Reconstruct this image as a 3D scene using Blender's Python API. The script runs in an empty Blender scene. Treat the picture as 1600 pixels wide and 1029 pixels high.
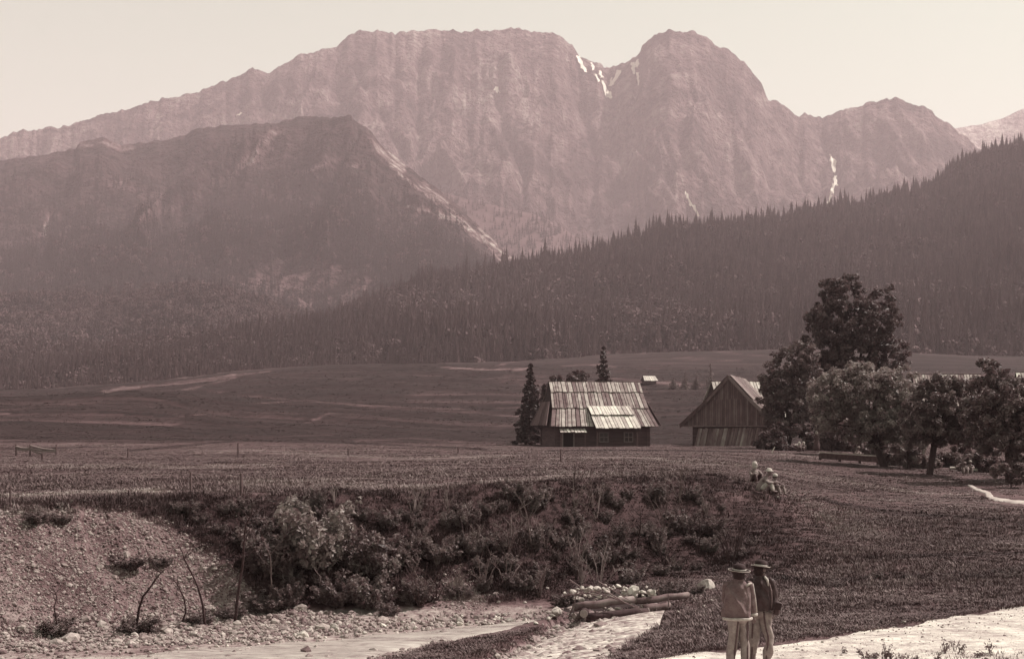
import bpy, math, random
import numpy as np
from mathutils import Vector, Matrix

R = math.radians
random.seed(7)
rng = np.random.default_rng(11)
scene = bpy.context.scene
COL = scene.collection

# ------------------------------------------------------------------ camera
F = 2323.0            # focal length in pixels of the 1600 px wide photograph
HC = 3.9              # camera height above the road
YH = 670.0            # row of the horizon in the photograph
cam_d = bpy.data.cameras.new("camera")
cam = bpy.data.objects.new("camera", cam_d)
COL.objects.link(cam)
cam.location = (0, 0, HC)
cam.rotation_euler = (R(90), 0, 0)
cam_d.sensor_width = 36.0
cam_d.lens = 36.0 * F / 1600.0
cam_d.shift_y = (YH - 514.5) / 1600.0      # rising front of a plate camera
cam_d.clip_start = 0.1
cam_d.clip_end = 30000
scene.camera = cam

# ------------------------------------------------------------------ world and sun
SUN_EL, SUN_AZ = R(52), R(72)        # azimuth clockwise from the viewing direction
world = bpy.data.worlds.new("World")
scene.world = world
world.use_nodes = True
nt = world.node_tree
nt.nodes.clear()
sky = nt.nodes.new("ShaderNodeTexSky")
sky.sky_type = 'NISHITA'
sky.sun_disc = False
sky.sun_elevation = SUN_EL
sky.sun_rotation = SUN_AZ
sky.altitude = 900
sky.air_density = 1.0
sky.dust_density = 2.5
bw = nt.nodes.new("ShaderNodeRGBToBW")
tint = nt.nodes.new("ShaderNodeMixRGB")
tint.blend_type = 'MULTIPLY'
tint.inputs[0].default_value = 1.0
tint.inputs[2].default_value = (0.95, 1.08, 0.90, 1)     # the cream tone of the print
bg = nt.nodes.new("ShaderNodeBackground")
bg.inputs[1].default_value = 0.15
wo = nt.nodes.new("ShaderNodeOutputWorld")
nt.links.new(sky.outputs[0], bw.inputs[0])
nt.links.new(bw.outputs[0], tint.inputs[1])
nt.links.new(tint.outputs[0], bg.inputs[0])
nt.links.new(bg.outputs[0], wo.inputs[0])

sun_d = bpy.data.lights.new("sun", 'SUN')
sun_d.energy = 4.4
sun_d.angle = R(0.6)
sun_d.color = (1.0, 0.95, 0.89)
sun = bpy.data.objects.new("sun", sun_d)
COL.objects.link(sun)
sdir = Vector((math.cos(SUN_EL) * math.sin(SUN_AZ), math.cos(SUN_EL) * math.cos(SUN_AZ), math.sin(SUN_EL)))
sun.rotation_euler = sdir.to_track_quat('Z', 'Y').to_euler()
sun.location = (60, 20, 80)

scene.view_settings.view_transform = 'Standard'
scene.view_settings.look = 'None'
scene.view_settings.gamma = 1.0
scene.view_settings.exposure = 0.72
scene.view_settings.use_curve_mapping = False
scene.cycles.use_denoising = True
scene.cycles.max_bounces = 5
scene.cycles.diffuse_bounces = 2
scene.cycles.glossy_bounces = 2
scene.cycles.transmission_bounces = 2
scene.cycles.transparent_max_bounces = 6
scene.cycles.volume_bounces = 1
scene.cycles.use_adaptive_sampling = True
scene.cycles.adaptive_threshold = 0.02

# ------------------------------------------------------------------ helpers: names and tags
def link(o, parent=None):
    COL.objects.link(o)
    if parent is not None:
        o.parent = parent
    return o

def tag(o, label, cat, group=None, kind=None):
    o["label"] = label
    o["category"] = cat
    if group:
        o["group"] = group
    if kind:
        o["kind"] = kind
    return o

def empty(name, loc=(0, 0, 0), rz=0.0):
    o = bpy.data.objects.new(name, None)
    o.empty_display_size = 0.2
    o.location = loc
    o.rotation_euler = (0, 0, rz)
    return link(o)

def structure(o):
    o["kind"] = "structure"
    return o

def copy_tree(o, parent=None):
    c = o.copy()
    COL.objects.link(c)
    c.parent = parent
    for ch in o.children:
        copy_tree(ch, c)
    return c

# ------------------------------------------------------------------ helpers: pixels and world
def W(px, py, d):
    """the point seen at a pixel of the photograph at distance d"""
    return Vector(((px - 800.0) * d / F, d, HC + (YH - py) * d / F))

def to_px(x, y, z):
    return 800.0 + F * x / y, YH - F * (z - HC) / y

# ------------------------------------------------------------------ helpers: noise
def _hash(ix, iy, iz, seed):
    h = (ix.astype(np.int64) * 374761393 + iy.astype(np.int64) * 668265263 + iz.astype(np.int64) * 1274126177 + seed * 974634777) & 0xFFFFFFFF
    h = ((h ^ (h >> 13)) * 1103515245) & 0xFFFFFFFF
    h = ((h ^ (h >> 16)) * 2654435761) & 0xFFFFFFFF
    h = h ^ (h >> 15)
    return (h & 0xFFFF) / 65535.0 * 2.0 - 1.0

def noise2(x, y, seed=0):
    x = np.asarray(x, float); y = np.asarray(y, float)
    ix = np.floor(x); iy = np.floor(y)
    fx = x - ix; fy = y - iy
    ux = fx * fx * fx * (fx * (fx * 6 - 15) + 10)
    uy = fy * fy * fy * (fy * (fy * 6 - 15) + 10)
    z = np.zeros_like(ix)
    a = _hash(ix, iy, z, seed); b = _hash(ix + 1, iy, z, seed)
    c = _hash(ix, iy + 1, z, seed); d = _hash(ix + 1, iy + 1, z, seed)
    return (a * (1 - ux) + b * ux) * (1 - uy) + (c * (1 - ux) + d * ux) * uy

def fbm(x, y, octv=4, seed=0, gain=0.5):
    s = 0.0; a = 1.0; t = 0.0
    for i in range(octv):
        s = s + a * noise2(x * 2 ** i + 17.3 * i, y * 2 ** i - 9.1 * i, seed + i)
        t += a
        a *= gain
    return s / t

def ridged(x, y, octv=4, seed=0):
    s = 0.0; a = 1.0; t = 0.0
    for i in range(octv):
        s = s + a * (1.0 - 2.0 * np.abs(noise2(x * 2 ** i + 5.7 * i, y * 2 ** i + 3.3 * i, seed + i)))
        t += a
        a *= 0.5
    return s / t

def smooth(e0, e1, x):
    t = np.clip((x - e0) / (e1 - e0), 0, 1)
    return t * t * (3 - 2 * t)

def pchip(xs, ys, x):
    """monotone cubic interpolation; ys may be (n,) ; x array"""
    xs = np.asarray(xs, float); ys = np.asarray(ys, float)
    h = np.diff(xs); dl = np.diff(ys) / h
    m = np.zeros_like(ys)
    for i in range(1, len(xs) - 1):
        if dl[i - 1] * dl[i] > 0:
            m[i] = 2 * dl[i - 1] * dl[i] / (dl[i - 1] + dl[i])
    m[0] = dl[0]; m[-1] = dl[-1]
    x = np.clip(np.asarray(x, float), xs[0], xs[-1])
    i = np.clip(np.searchsorted(xs, x, side='right') - 1, 0, len(xs) - 2)
    t = (x - xs[i]) / h[i]
    t2 = t * t; t3 = t2 * t
    return (2 * t3 - 3 * t2 + 1) * ys[i] + (t3 - 2 * t2 + t) * h[i] * m[i] + (-2 * t3 + 3 * t2) * ys[i + 1] + (t3 - t2) * h[i] * m[i + 1]

# ------------------------------------------------------------------ helpers: meshes
def mesh_np(name, V, Q, smooth_shade=True):
    """big mesh from arrays: V (n,3), Q (m,k) all faces with k corners"""
    V = np.asarray(V, np.float32); Q = np.asarray(Q, np.int32)
    me = bpy.data.meshes.new(name)
    m, k = Q.shape
    me.vertices.add(len(V)); me.loops.add(m * k); me.polygons.add(m)
    me.vertices.foreach_set("co", V.ravel())
    me.loops.foreach_set("vertex_index", Q.ravel())
    me.polygons.foreach_set("loop_start", np.arange(0, m * k, k, dtype=np.int32))
    me.polygons.foreach_set("loop_total", np.full(m, k, np.int32))
    me.polygons.foreach_set("use_smooth", np.full(m, smooth_shade, bool))
    me.update(calc_edges=True)
    return me

def attr(me, name, vals):
    a = me.attributes.new(name, 'FLOAT', 'POINT')
    a.data.foreach_set("value", np.asarray(vals, np.float32).ravel())

def grid_faces(nr, nc):
    i = np.arange(nr - 1)[:, None] * nc + np.arange(nc - 1)[None, :]
    i = i.ravel()
    return np.stack([i, i + 1, i + nc + 1, i + nc], 1)

class MB:
    """collects simple shapes into one mesh"""
    def __init__(s):
        s.v = []; s.f = []
    def add(s, V, Fs):
        n = len(s.v)
        s.v += [tuple(p) for p in V]
        s.f += [tuple(i + n for i in f) for f in Fs]
        return s
    def box(s, c, size, rot=None):
        hx, hy, hz = [q / 2 for q in size]
        P = [Vector((x, y, z)) for x in (-hx, hx) for y in (-hy, hy) for z in (-hz, hz)]
        if rot is not None:
            P = [rot @ p for p in P]
        c = Vector(c)
        return s.add([p + c for p in P], [(0, 1, 3, 2), (4, 6, 7, 5), (0, 4, 5, 1), (2, 3, 7, 6), (0, 2, 6, 4), (1, 5, 7, 3)])
    def slab(s, q, t):
        """four corners (any plane), thickened by t along the normal"""
        q = [Vector(p) for p in q]
        n = (q[1] - q[0]).cross(q[3] - q[0]).normalized() * t
        P = q + [p + n for p in q]
        return s.add(P, [(3, 2, 1, 0), (4, 5, 6, 7), (0, 1, 5, 4), (1, 2, 6, 5), (2, 3, 7, 6), (3, 0, 4, 7)])
    def tube(s, path, rad, n=8, ry=None, cap=True):
        path = [Vector(p) for p in path]
        k = len(path)
        V = []
        ref = Vector((0.13, 1, 0.07)).normalized()
        for i, p in enumerate(path):
            t = (path[min(i + 1, k - 1)] - path[max(i - 1, 0)]).normalized()
            a = t.cross(ref)
            if a.length < 1e-3:
                a = t.cross(Vector((1, 0, 0)))
            a.normalize(); b = a.cross(t)
            r1 = rad[i]; r2 = (ry[i] if ry else r1)
            for j in range(n):
                an = 2 * math.pi * j / n
                V.append(p + a * (r1 * math.cos(an)) + b * (r2 * math.sin(an)))
        Fs = []
        for i in range(k - 1):
            for j in range(n):
                Fs.append((i * n + j, i * n + (j + 1) % n, (i + 1) * n + (j + 1) % n, (i + 1) * n + j))
        if cap:
            Fs.append(tuple(range(n - 1, -1, -1)))
            Fs.append(tuple((k - 1) * n + j for j in range(n)))
        return s.add(V, Fs)
    def lathe(s, prof, c=(0, 0, 0), n=24, sx=1, sy=1, rot=None):
        c = Vector(c); V = []
        for r, z in prof:
            for j in range(n):
                an = 2 * math.pi * j / n
                p = Vector((r * sx * math.cos(an), r * sy * math.sin(an), z))
                if rot is not None:
                    p = rot @ p
                V.append(p + c)
        Fs = []
        for i in range(len(prof) - 1):
            for j in range(n):
                Fs.append((i * n + j, i * n + (j + 1) % n, (i + 1) * n + (j + 1) % n, (i + 1) * n + j))
        return s.add(V, Fs)
    def rings(s, rings, n=24):
        """rings: (cx, cy, z, rx, ry, fold amplitude)"""
        V = []
        for (cx, cy, z, rx, ry, fo) in rings:
            for j in range(n):
                an = 2 * math.pi * j / n
                k = 1 + fo * math.sin(5 * an + z * 7) + fo * 0.6 * math.sin(9 * an - z * 11)
                V.append((cx + rx * k * math.cos(an), cy + ry * k * math.sin(an), z))
        Fs = []
        for i in range(len(rings) - 1):
            for j in range(n):
                Fs.append((i * n + j, i * n + (j + 1) % n, (i + 1) * n + (j + 1) % n, (i + 1) * n + j))
        Fs.append(tuple(range(n - 1, -1, -1)))
        Fs.append(tuple((len(rings) - 1) * n + j for j in range(n)))
        return s.add(V, Fs)
    def jitter(s, amp, freq, seed=0):
        V = np.array(s.v)
        a, b, c = V[:, 0] * freq, V[:, 1] * freq, V[:, 2] * freq
        for i, (p, q) in enumerate(((a + c * .7, b + c * .3), (b - c * .5, a + c * .6), (a - b, c))):
            V[:, i] += amp * fbm(p + 3.1 * i + seed, q + 7.7 * i, 3, seed + 5 * i) * (1.0 if i < 2 else 0.4)
        s.v = [tuple(v) for v in V]
        return s
    def mesh(s, name, smooth_shade=False):
        me = bpy.data.meshes.new(name)
        me.from_pydata(s.v, [], s.f)
        if smooth_shade:
            me.polygons.foreach_set("use_smooth", np.full(len(me.polygons), True))
        me.update()
        return me
    def build(s, name, mat, parent=None, smooth_shade=False, sub=0):
        o = bpy.data.objects.new(name, s.mesh(name, smooth_shade or sub > 0))
        o.data.materials.append(mat)
        if sub:
            m = o.modifiers.new("subdivision", 'SUBSURF')
            m.levels = sub; m.render_levels = sub
        return link(o, parent)

def mobj(name, me, mat, parent=None, loc=None, rz=0, scale=None):
    o = bpy.data.objects.new(name, me)
    if mat is not None and len(me.materials) == 0:
        me.materials.append(mat)
    if loc is not None:
        o.location = loc
    o.rotation_euler = (0, 0, rz)
    if scale is not None:
        o.scale = scale
    return link(o, parent)

def dense(seq, k):
    """more stations between those given (tuples of numbers), eased"""
    A_ = np.array(seq, float)
    x = np.arange(len(A_)); xs = np.linspace(0, len(A_) - 1, (len(A_) - 1) * k + 1)
    return [tuple(r_) for r_ in np.stack([pchip(x, A_[:, j], xs) for j in range(A_.shape[1])], 1)]

# ------------------------------------------------------------------ materials: every tone sits on the print's brown scale
STOPS = [(0.0, (1, .54, .55)), (0.02, (1, .53, .56)), (0.08, (1, .60, .63)), (0.2, (1, .76, .73)), (0.45, (1, .86, .79)), (0.8, (1, .93, .80)), (1.0, (1, .94, .83))]

def sepia(v):
    for (a, ca), (b, cb) in zip(STOPS, STOPS[1:]):
        if v <= b:
            t = (v - a) / (b - a)
            c = [p + (q - p) * t for p, q in zip(ca, cb)]
            break
    else:
        c = list(STOPS[-1][1])
    l = 0.2126 * c[0] + 0.7152 * c[1] + 0.0722 * c[2]
    return tuple(min(1.0, x * v / l) for x in c) + (1.0,)

def N(nt, kind, **kw):
    n = nt.nodes.new(kind)
    for k, v in kw.items():
        setattr(n, k, v)
    return n

def L(nt, a, b):
    nt.links.new(a, b)

def sepia_node(nt, fac):
    r = N(nt, "ShaderNodeValToRGB")
    e = r.color_ramp.elements
    vals = [0.0, 0.02, 0.05, 0.1, 0.2, 0.45, 0.8]
    e[0].position = 0.0; e[0].color = sepia(0.0001)
    e[1].position = 1.0; e[1].color = sepia(0.95)
    for v in vals[1:]:
        q = e.new(v); q.color = sepia(v)
    L(nt, fac, r.inputs[0])
    return r.outputs[0]

def math_node(nt, op, a, b=None, clamp=False):
    m = N(nt, "ShaderNodeMath", operation=op)
    m.use_clamp = clamp
    for i, v in enumerate((a, b)):
        if v is None:
            continue
        if isinstance(v, (int, float)):
            m.inputs[i].default_value = v
        else:
            L(nt, v, m.inputs[i])
    return m.outputs[0]

def noise_node(nt, vec, scale, detail=4, rough=0.6, stretch=None):
    if stretch is not None:
        mp = N(nt, "ShaderNodeMapping")
        mp.inputs["Scale"].default_value = stretch
        L(nt, vec, mp.inputs[0]); vec = mp.outputs[0]
    n = N(nt, "ShaderNodeTexNoise")
    n.inputs["Scale"].default_value = scale
    n.inputs["Detail"].default_value = detail
    n.inputs["Roughness"].default_value = rough
    L(nt, vec, n.inputs["Vector"])
    return n.outputs["Fac"]

def remap(nt, v, lo, hi, a=0.0, b=1.0):
    m = N(nt, "ShaderNodeMapRange")
    m.inputs[1].default_value = a; m.inputs[2].default_value = b
    m.inputs[3].default_value = lo; m.inputs[4].default_value = hi
    L(nt, v, m.inputs[0])
    return m.outputs[0]

def new_mat(name):
    m = bpy.data.materials.new(name)
    m.use_nodes = True
    nt = m.node_tree
    for n in list(nt.nodes):
        if n.type != 'OUTPUT_MATERIAL':
            nt.nodes.remove(n)
    out = [n for n in nt.nodes if n.type == 'OUTPUT_MATERIAL'][0]
    return m, nt, out

def principled(nt, out, col, rough=0.9, spec=0.2, bump=None, bstr=0.4, bdist=0.02):
    p = N(nt, "ShaderNodeBsdfPrincipled")
    L(nt, col, p.inputs["Base Color"])
    p.inputs["Roughness"].default_value = rough
    p.inputs["Specular IOR Level"].default_value = spec
    if bump is not None:
        b = N(nt, "ShaderNodeBump")
        b.inputs["Strength"].default_value = bstr
        b.inputs["Distance"].default_value = bdist
        L(nt, bump, b.inputs["Height"])
        L(nt, b.outputs[0], p.inputs["Normal"])
    L(nt, p.outputs[0], out.inputs[0])
    return p

def tone_mat(name, lo, hi, scale=3.0, detail=5, rough=0.9, stretch=None, rand=0.0, bstr=0.3, bdist=0.02, coord="Object", spec=0.2):
    """a mottled surface between two tones; rand: spread between copies"""
    m, nt, out = new_mat(name)
    tc = N(nt, "ShaderNodeTexCoord")
    n = noise_node(nt, tc.outputs[coord], scale, detail, 0.65, stretch)
    v = remap(nt, n, lo, hi, 0.28, 0.72)
    if rand:
        oi = N(nt, "ShaderNodeObjectInfo")
        k = remap(nt, oi.outputs["Random"], 1 - rand, 1 + rand)
        v = math_node(nt, 'MULTIPLY', v, k)
    col = sepia_node(nt, v)
    principled(nt, out, col, rough, spec, n if bstr else None, bstr, bdist)
    return m

def leaf_mat(name, lo, hi, trans=0.3):
    """leaves: tone from the per-leaf attribute, some light through"""
    m, nt, out = new_mat(name)
    a = N(nt, "ShaderNodeAttribute", attribute_name="tone")
    oi = N(nt, "ShaderNodeObjectInfo")
    v = remap(nt, a.outputs["Fac"], lo, hi)
    v = math_node(nt, 'MULTIPLY', v, remap(nt, oi.outputs["Random"], 0.85, 1.15))
    col = sepia_node(nt, v)
    p = N(nt, "ShaderNodeBsdfPrincipled")
    L(nt, col, p.inputs["Base Color"])
    p.inputs["Roughness"].default_value = 0.55
    p.inputs["Specular IOR Level"].default_value = 0.35
    t = N(nt, "ShaderNodeBsdfTranslucent")
    L(nt, col, t.inputs[0])
    mx = N(nt, "ShaderNodeMixShader")
    mx.inputs[0].default_value = trans
    L(nt, p.outputs[0], mx.inputs[1]); L(nt, t.outputs[0], mx.inputs[2])
    L(nt, mx.outputs[0], out.inputs[0])
    return m

def lum_mat(name, fine, mid, coarse, amp=(0.5, 0.35, 0.3), bstr=0.5, bdist=0.05, rough=0.95, stretch=None, streak=0.0):
    """terrain: base tone from the mesh attribute 'lum', broken up at three scales"""
    m, nt, out = new_mat(name)
    a = N(nt, "ShaderNodeAttribute", attribute_name="lum")
    g = N(nt, "ShaderNodeNewGeometry")
    P = g.outputs["Position"]
    n1 = noise_node(nt, P, fine, 3, 0.7, stretch)
    n2 = noise_node(nt, P, mid, 4, 0.6, stretch)
    n3 = noise_node(nt, P, coarse, 3, 0.5, stretch)
    k = math_node(nt, 'ADD', remap(nt, n1, 1 - amp[0], 1 + amp[0], 0.25, 0.75), remap(nt, n2, -amp[1], amp[1], 0.25, 0.75))
    k = math_node(nt, 'ADD', k, remap(nt, n3, -amp[2], amp[2], 0.25, 0.75))
    if streak:
        n4 = noise_node(nt, P, 1.0, 4, 0.7, (0.04, 0.4, 0.4))
        k = math_node(nt, 'ADD', k, remap(nt, n4, -streak, streak, 0.3, 0.7))
    v = math_node(nt, 'MULTIPLY', a.outputs["Fac"], math_node(nt, 'MAXIMUM', k, 0.12))
    col = sepia_node(nt, v)
    h = math_node(nt, 'ADD', n1, math_node(nt, 'MULTIPLY', n2, 1.5))
    principled(nt, out, col, rough, 0.1, h, bstr, bdist)
    return m

# ------------------------------------------------------------------ helper: stuff scattered by geometry nodes
def scatter(name, pts, scl, rot, protos, label, cat, idx=None, tilt=None, zs=None, lumv=None):
    n = len(pts)
    me = bpy.data.meshes.new(name)
    me.vertices.add(n)
    me.vertices.foreach_set("co", np.asarray(pts, np.float32).ravel())
    sv = me.attributes.new("scl", 'FLOAT_VECTOR', 'POINT')
    s3 = np.repeat(np.asarray(scl, np.float32)[:, None], 3, 1)
    if zs is not None:
        s3[:, 2] *= zs
    sv.data.foreach_set("vector", s3.ravel())
    rv = me.attributes.new("rot", 'FLOAT_VECTOR', 'POINT')
    r3 = np.zeros((n, 3), np.float32)
    r3[:, 2] = rot
    if tilt is not None:
        r3[:, :2] = tilt
    rv.data.foreach_set("vector", r3.ravel())
    iv = me.attributes.new("idx", 'INT', 'POINT')
    iv.data.foreach_set("value", (idx if idx is not None else rng.integers(0, len(protos), n)).astype(np.int32))
    if lumv is not None:
        attr(me, "lum", lumv)
    o = link(bpy.data.objects.new(name, me))
    tree = bpy.data.node_groups.new(name, 'GeometryNodeTree')
    tree.interface.new_socket("Geometry", in_out='INPUT', socket_type='NodeSocketGeometry')
    tree.interface.new_socket("Geometry", in_out='OUTPUT', socket_type='NodeSocketGeometry')
    gi = tree.nodes.new("NodeGroupInput"); go = tree.nodes.new("NodeGroupOutput")
    j = tree.nodes.new("GeometryNodeJoinGeometry")
    for p in protos:
        ob = bpy.data.objects.new(name + "_piece", p)
        oi = tree.nodes.new("GeometryNodeObjectInfo")
        oi.inputs["Object"].default_value = ob
        oi.inputs["As Instance"].default_value = True
        tree.links.new(oi.outputs["Geometry"], j.inputs[0])
    ip = tree.nodes.new("GeometryNodeInstanceOnPoints")
    ip.inputs["Pick Instance"].default_value = True
    def named(nm, dt):
        a = tree.nodes.new("GeometryNodeInputNamedAttribute")
        a.data_type = dt
        a.inputs["Name"].default_value = nm
        return a.outputs["Attribute"]
    tree.links.new(gi.outputs[0], ip.inputs["Points"])
    tree.links.new(j.outputs[0], ip.inputs["Instance"])
    tree.links.new(named("idx", 'INT'), ip.inputs["Instance Index"])
    tree.links.new(named("scl", 'FLOAT_VECTOR'), ip.inputs["Scale"])
    tree.links.new(named("rot", 'FLOAT_VECTOR'), ip.inputs["Rotation"])
    tree.links.new(ip.outputs[0], go.inputs[0])
    md = o.modifiers.new("scatter", 'NODES')
    md.node_group = tree
    tag(o, label, cat, kind="stuff")
    return o
# ================================================================== THE GROUND
COLS = [-500, 0, 200, 400, 600, 800, 900, 1000, 1100, 1200, 1350, 1500, 1600, 2100]
def zpx(d, y):
    return HC - (y - YH) * d / F
_k = []                                      # breakpoints: (distance, height) per column
_k.append(([7.0] * 14, [2.25] * 14))
_k.append(([17.0] * 14, [-.45, -.45, -.45, -.4, -.35, -.2, -.05, 0, 0, 0, 0, 0, 0, 0]))
_k.append(([24.0, 24, 24, 24, 24, 24, 24, 24, 24, 24, 24, 24, 24, 24], [-.42, -.42, -.42, -.4, -.36, -.3, -.2, -.02, .0, .0, .0, .0, .0, .0]))
_k.append(([26.0, 28.4, 31, 32.5, 33.5, 34, 35, 36, 36, 35.5, 35, 35, 35, 35], [-.4, -.4, -.4, -.4, -.4, -.36, -.25, -.1, .05, .1, .15, .15, .15, .15]))
_k.append(([27.0, 29.4, 32, 33.6, 34.6, 35.5, 36.5, 38, 38.5, 38, 38, 38, 38, 38], [-.3, -.3, -.3, -.3, -.3, -.2, -.1, 0, .1, .2, .28, .28, .3, .3]))
_k.append(([29.0, 31.3, 33.8, 35.5, 36.6, 37.8, 39, 41, 42, 42, 42, 43, 44, 45], [.9, .95, 1.0, 1.05, 1.05, 1.1, 1.15, 1.15, 1.1, .95, .62, .55, .6, .6]))
_d6 = [31.0, 33.4, 36, 38, 39, 40.5, 42, 44.5, 47, 47.5, 48, 52, 55, 58]
_y6 = [792, 790, 777, 770, 768, 757, 748, 745, 743, 768, 822, 800, 790, 785]
_k.append((_d6, [zpx(d, y) for d, y in zip(_d6, _y6)]))
_d7 = [60.0, 60, 60, 60, 60, 60, 62, 62, 64, 66, 68, 70, 72, 74]
_k.append((_d7, [2.2, 2.25, 2.3, 2.3, 2.3, 2.42, 2.48, 2.48, 2.45, 2.0, 1.5, 1.34, 1.36, 1.4]))
_k.append(([100.0] * 14, [2.1, 2.1, 2.25, 2.25, 2.25, 2.3, 2.35, 2.35, 2.35, 2.2, 1.9, 1.7, 1.6, 1.6]))
_k.append(([150.0] * 14, [2.3, 2.3, 2.3, 2.3, 2.3, 2.25, 2.2, 2.2, 2.2, 2.2, 2.2, 2.1, 2.1, 2.1]))
_y = [665, 665, 667, 676, 680, 684, 683, 682, 682, 682, 682, 682, 682, 682]
_k.append(([210.0] * 14, [zpx(210, y) for y in _y]))
_y = [626, 625, 616, 640, 648, 657, 657, 656, 654, 652, 650, 650, 650, 650]
_k.append(([300.0] * 14, [zpx(300, y) for y in _y]))
_y = [628, 628, 622, 622, 621, 621, 620, 619, 617, 615, 615, 615, 615, 615]
_k.append(([400.0] * 14, [zpx(400, y) for y in _y]))
_y = [612, 612, 599, 581, 572, 574, 576, 578, 578, 578, 580, 580, 580, 580]
_k.append(([600.0] * 14, [zpx(600, y) for y in _y]))
_y = [614, 614, 606, 588, 579, 571, 564, 556, 551, 550, 552, 558, 560, 560]
_k.append(([850.0] * 14, [zpx(850, y) for y in _y]))
_k.append(([2700.0] * 14, [zpx(850, y) for y in _y]))

def H0(x, d):
    """height of the ground without its fine relief"""
    x = np.asarray(x, float); d = np.asarray(d, float)
    u = np.clip(800 + F * x / np.maximum(d, 9.0), COLS[0], COLS[-1])
    u = u + fbm(x * 0.16, d * 0.16, 3, 41) * 30 * smooth(8, 25, d)
    D = [pchip(COLS, k[0], u) for k in _k]
    Z = [pchip(COLS, k[1], u) for k in _k]
    z = np.where(d <= D[0], Z[0], Z[-1])
    K = len(D)
    S = [(Z[i + 1] - Z[i]) / (D[i + 1] - D[i]) for i in range(K - 1)]
    M = [np.zeros_like(z)]
    for i in range(1, K - 1):
        p = S[i - 1] * S[i]
        M.append(np.where(p > 0, 2 * p / np.where(np.abs(S[i - 1] + S[i]) < 1e-9, 1, S[i - 1] + S[i]), 0.0))
    M.append(np.zeros_like(z))
    for i in range(K - 1):
        h = D[i + 1] - D[i]
        t = np.clip((d - D[i]) / h, 0, 1); t2 = t * t; t3 = t2 * t
        v = (2 * t3 - 3 * t2 + 1) * Z[i] + (t3 - 2 * t2 + t) * h * M[i] + (-2 * t3 + 3 * t2) * Z[i + 1] + (t3 - t2) * h * M[i + 1]
        z = np.where((d > D[i]) & (d <= D[i + 1]), v, z)
    return z

def bank_mask(x, d):
    """1 on the stream bank's face, 0 on flat ground"""
    u = np.clip(800 + F * np.asarray(x, float) / np.maximum(d, 9.0), COLS[0], COLS[-1])
    a = pchip(COLS, _k[4][0], u); b = pchip(COLS, _k[6][0], u)
    return smooth(a - 0.6, a + 0.4, d) * (1 - smooth(b - 0.3, b + 0.9, d)) * (1 - smooth(1180, 1330, u))

def tongue(u, v):
    c = np.interp(v, [966, 974, 990, 1010, 1029, 1060], [885, 862, 815, 745, 690, 560])
    w = np.interp(v, [966, 980, 1000, 1029, 1060], [3, 18, 55, 95, 150])
    return (1 - smooth(0.55, 1.0, np.abs(u - c) / w)) * smooth(964, 972, v)

def H(x, d):
    z = H0(x, d)
    bm = bank_mask(x, d)
    far = smooth(120, 350, d)
    z = z + fbm(x * 0.22, d * 0.22, 3, 5) * 0.10 * smooth(30, 50, d) * (1 - far)
    z = z + fbm(x * 1.1, d * 1.1, 3, 9) * (0.035 * smooth(17, 26, d) + 0.16 * bm) * (1 - far)
    u = 800 + F * x / np.maximum(d, 9.0)
    scree = bm * (1 - smooth(380, 450, u))
    z = z - np.abs(noise2((x + d * 0.5) * 0.8, d * 0.12, 77)) * 0.22 * scree + fbm(x * 4, d * 4, 2, 19) * 0.022 * scree
    z = z + fbm(x * 0.02, d * 0.02, 3, 21) * 1.1 * far
    # grassy tongue between the stream and the gravel bar
    vf = YH + F * (HC + 0.25) / np.maximum(d, 9.0)
    z = z + 0.22 * tongue(u, vf) * (d < 36)
    # low banks between the field strips
    st = np.sin((d * 0.9 + x * 0.22 + 4 * fbm(x * 0.01, d * 0.012, 2, 3)) * 0.19)
    z = z + 0.45 * np.sign(st) * np.abs(st) ** 0.4 * far * (1 - smooth(700, 850, d))
    return z

def ground_hit(px, py, dmin=12.0, dmax=1500.0, n=900):
    """the ground point seen at a pixel of the photograph"""
    px = np.atleast_1d(np.asarray(px, float)); py = np.atleast_1d(np.asarray(py, float))
    ds = np.exp(np.linspace(math.log(dmin), math.log(dmax), n))
    out = []
    for a, b in zip(px, py):
        xs = (a - 800) * ds / F
        zr = HC + (YH - b) * ds / F
        hit = np.nonzero(H(xs, ds) >= zr)[0]
        i = hit[0] if len(hit) else n - 1
        d = ds[i]
        x = (a - 800) * d / F
        out.append(Vector((x, d, float(H(np.array([x]), np.array([d]))[0]))))
    return out

def on_ground(px, d, dz=0.0):
    x = (px - 800) * d / F
    return Vector((x, d, float(H(np.array([x]), np.array([float(d)]))[0]) + dz))

def gz(x, y):
    return float(H(np.array([float(x)]), np.array([float(y)]))[0])

# rows and columns of the ground sheet
rows = [-25.0, -15, -8, -3, 0, 3, 5]
d = 7.0
while d < 2650:
    rows.append(d)
    d += 0.13 if 27.5 < d < 49 else (0.005 if 170 < d < 640 else 0.0068) * (d + 12)
rows = np.array(rows)
NC = 620
s = np.linspace(-1, 1, NC)
DD, SS = np.meshgrid(rows, s, indexing='ij')
XX = SS * (14 + 0.62 * np.maximum(DD, 0))
ZZ = H(XX, DD)

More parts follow.
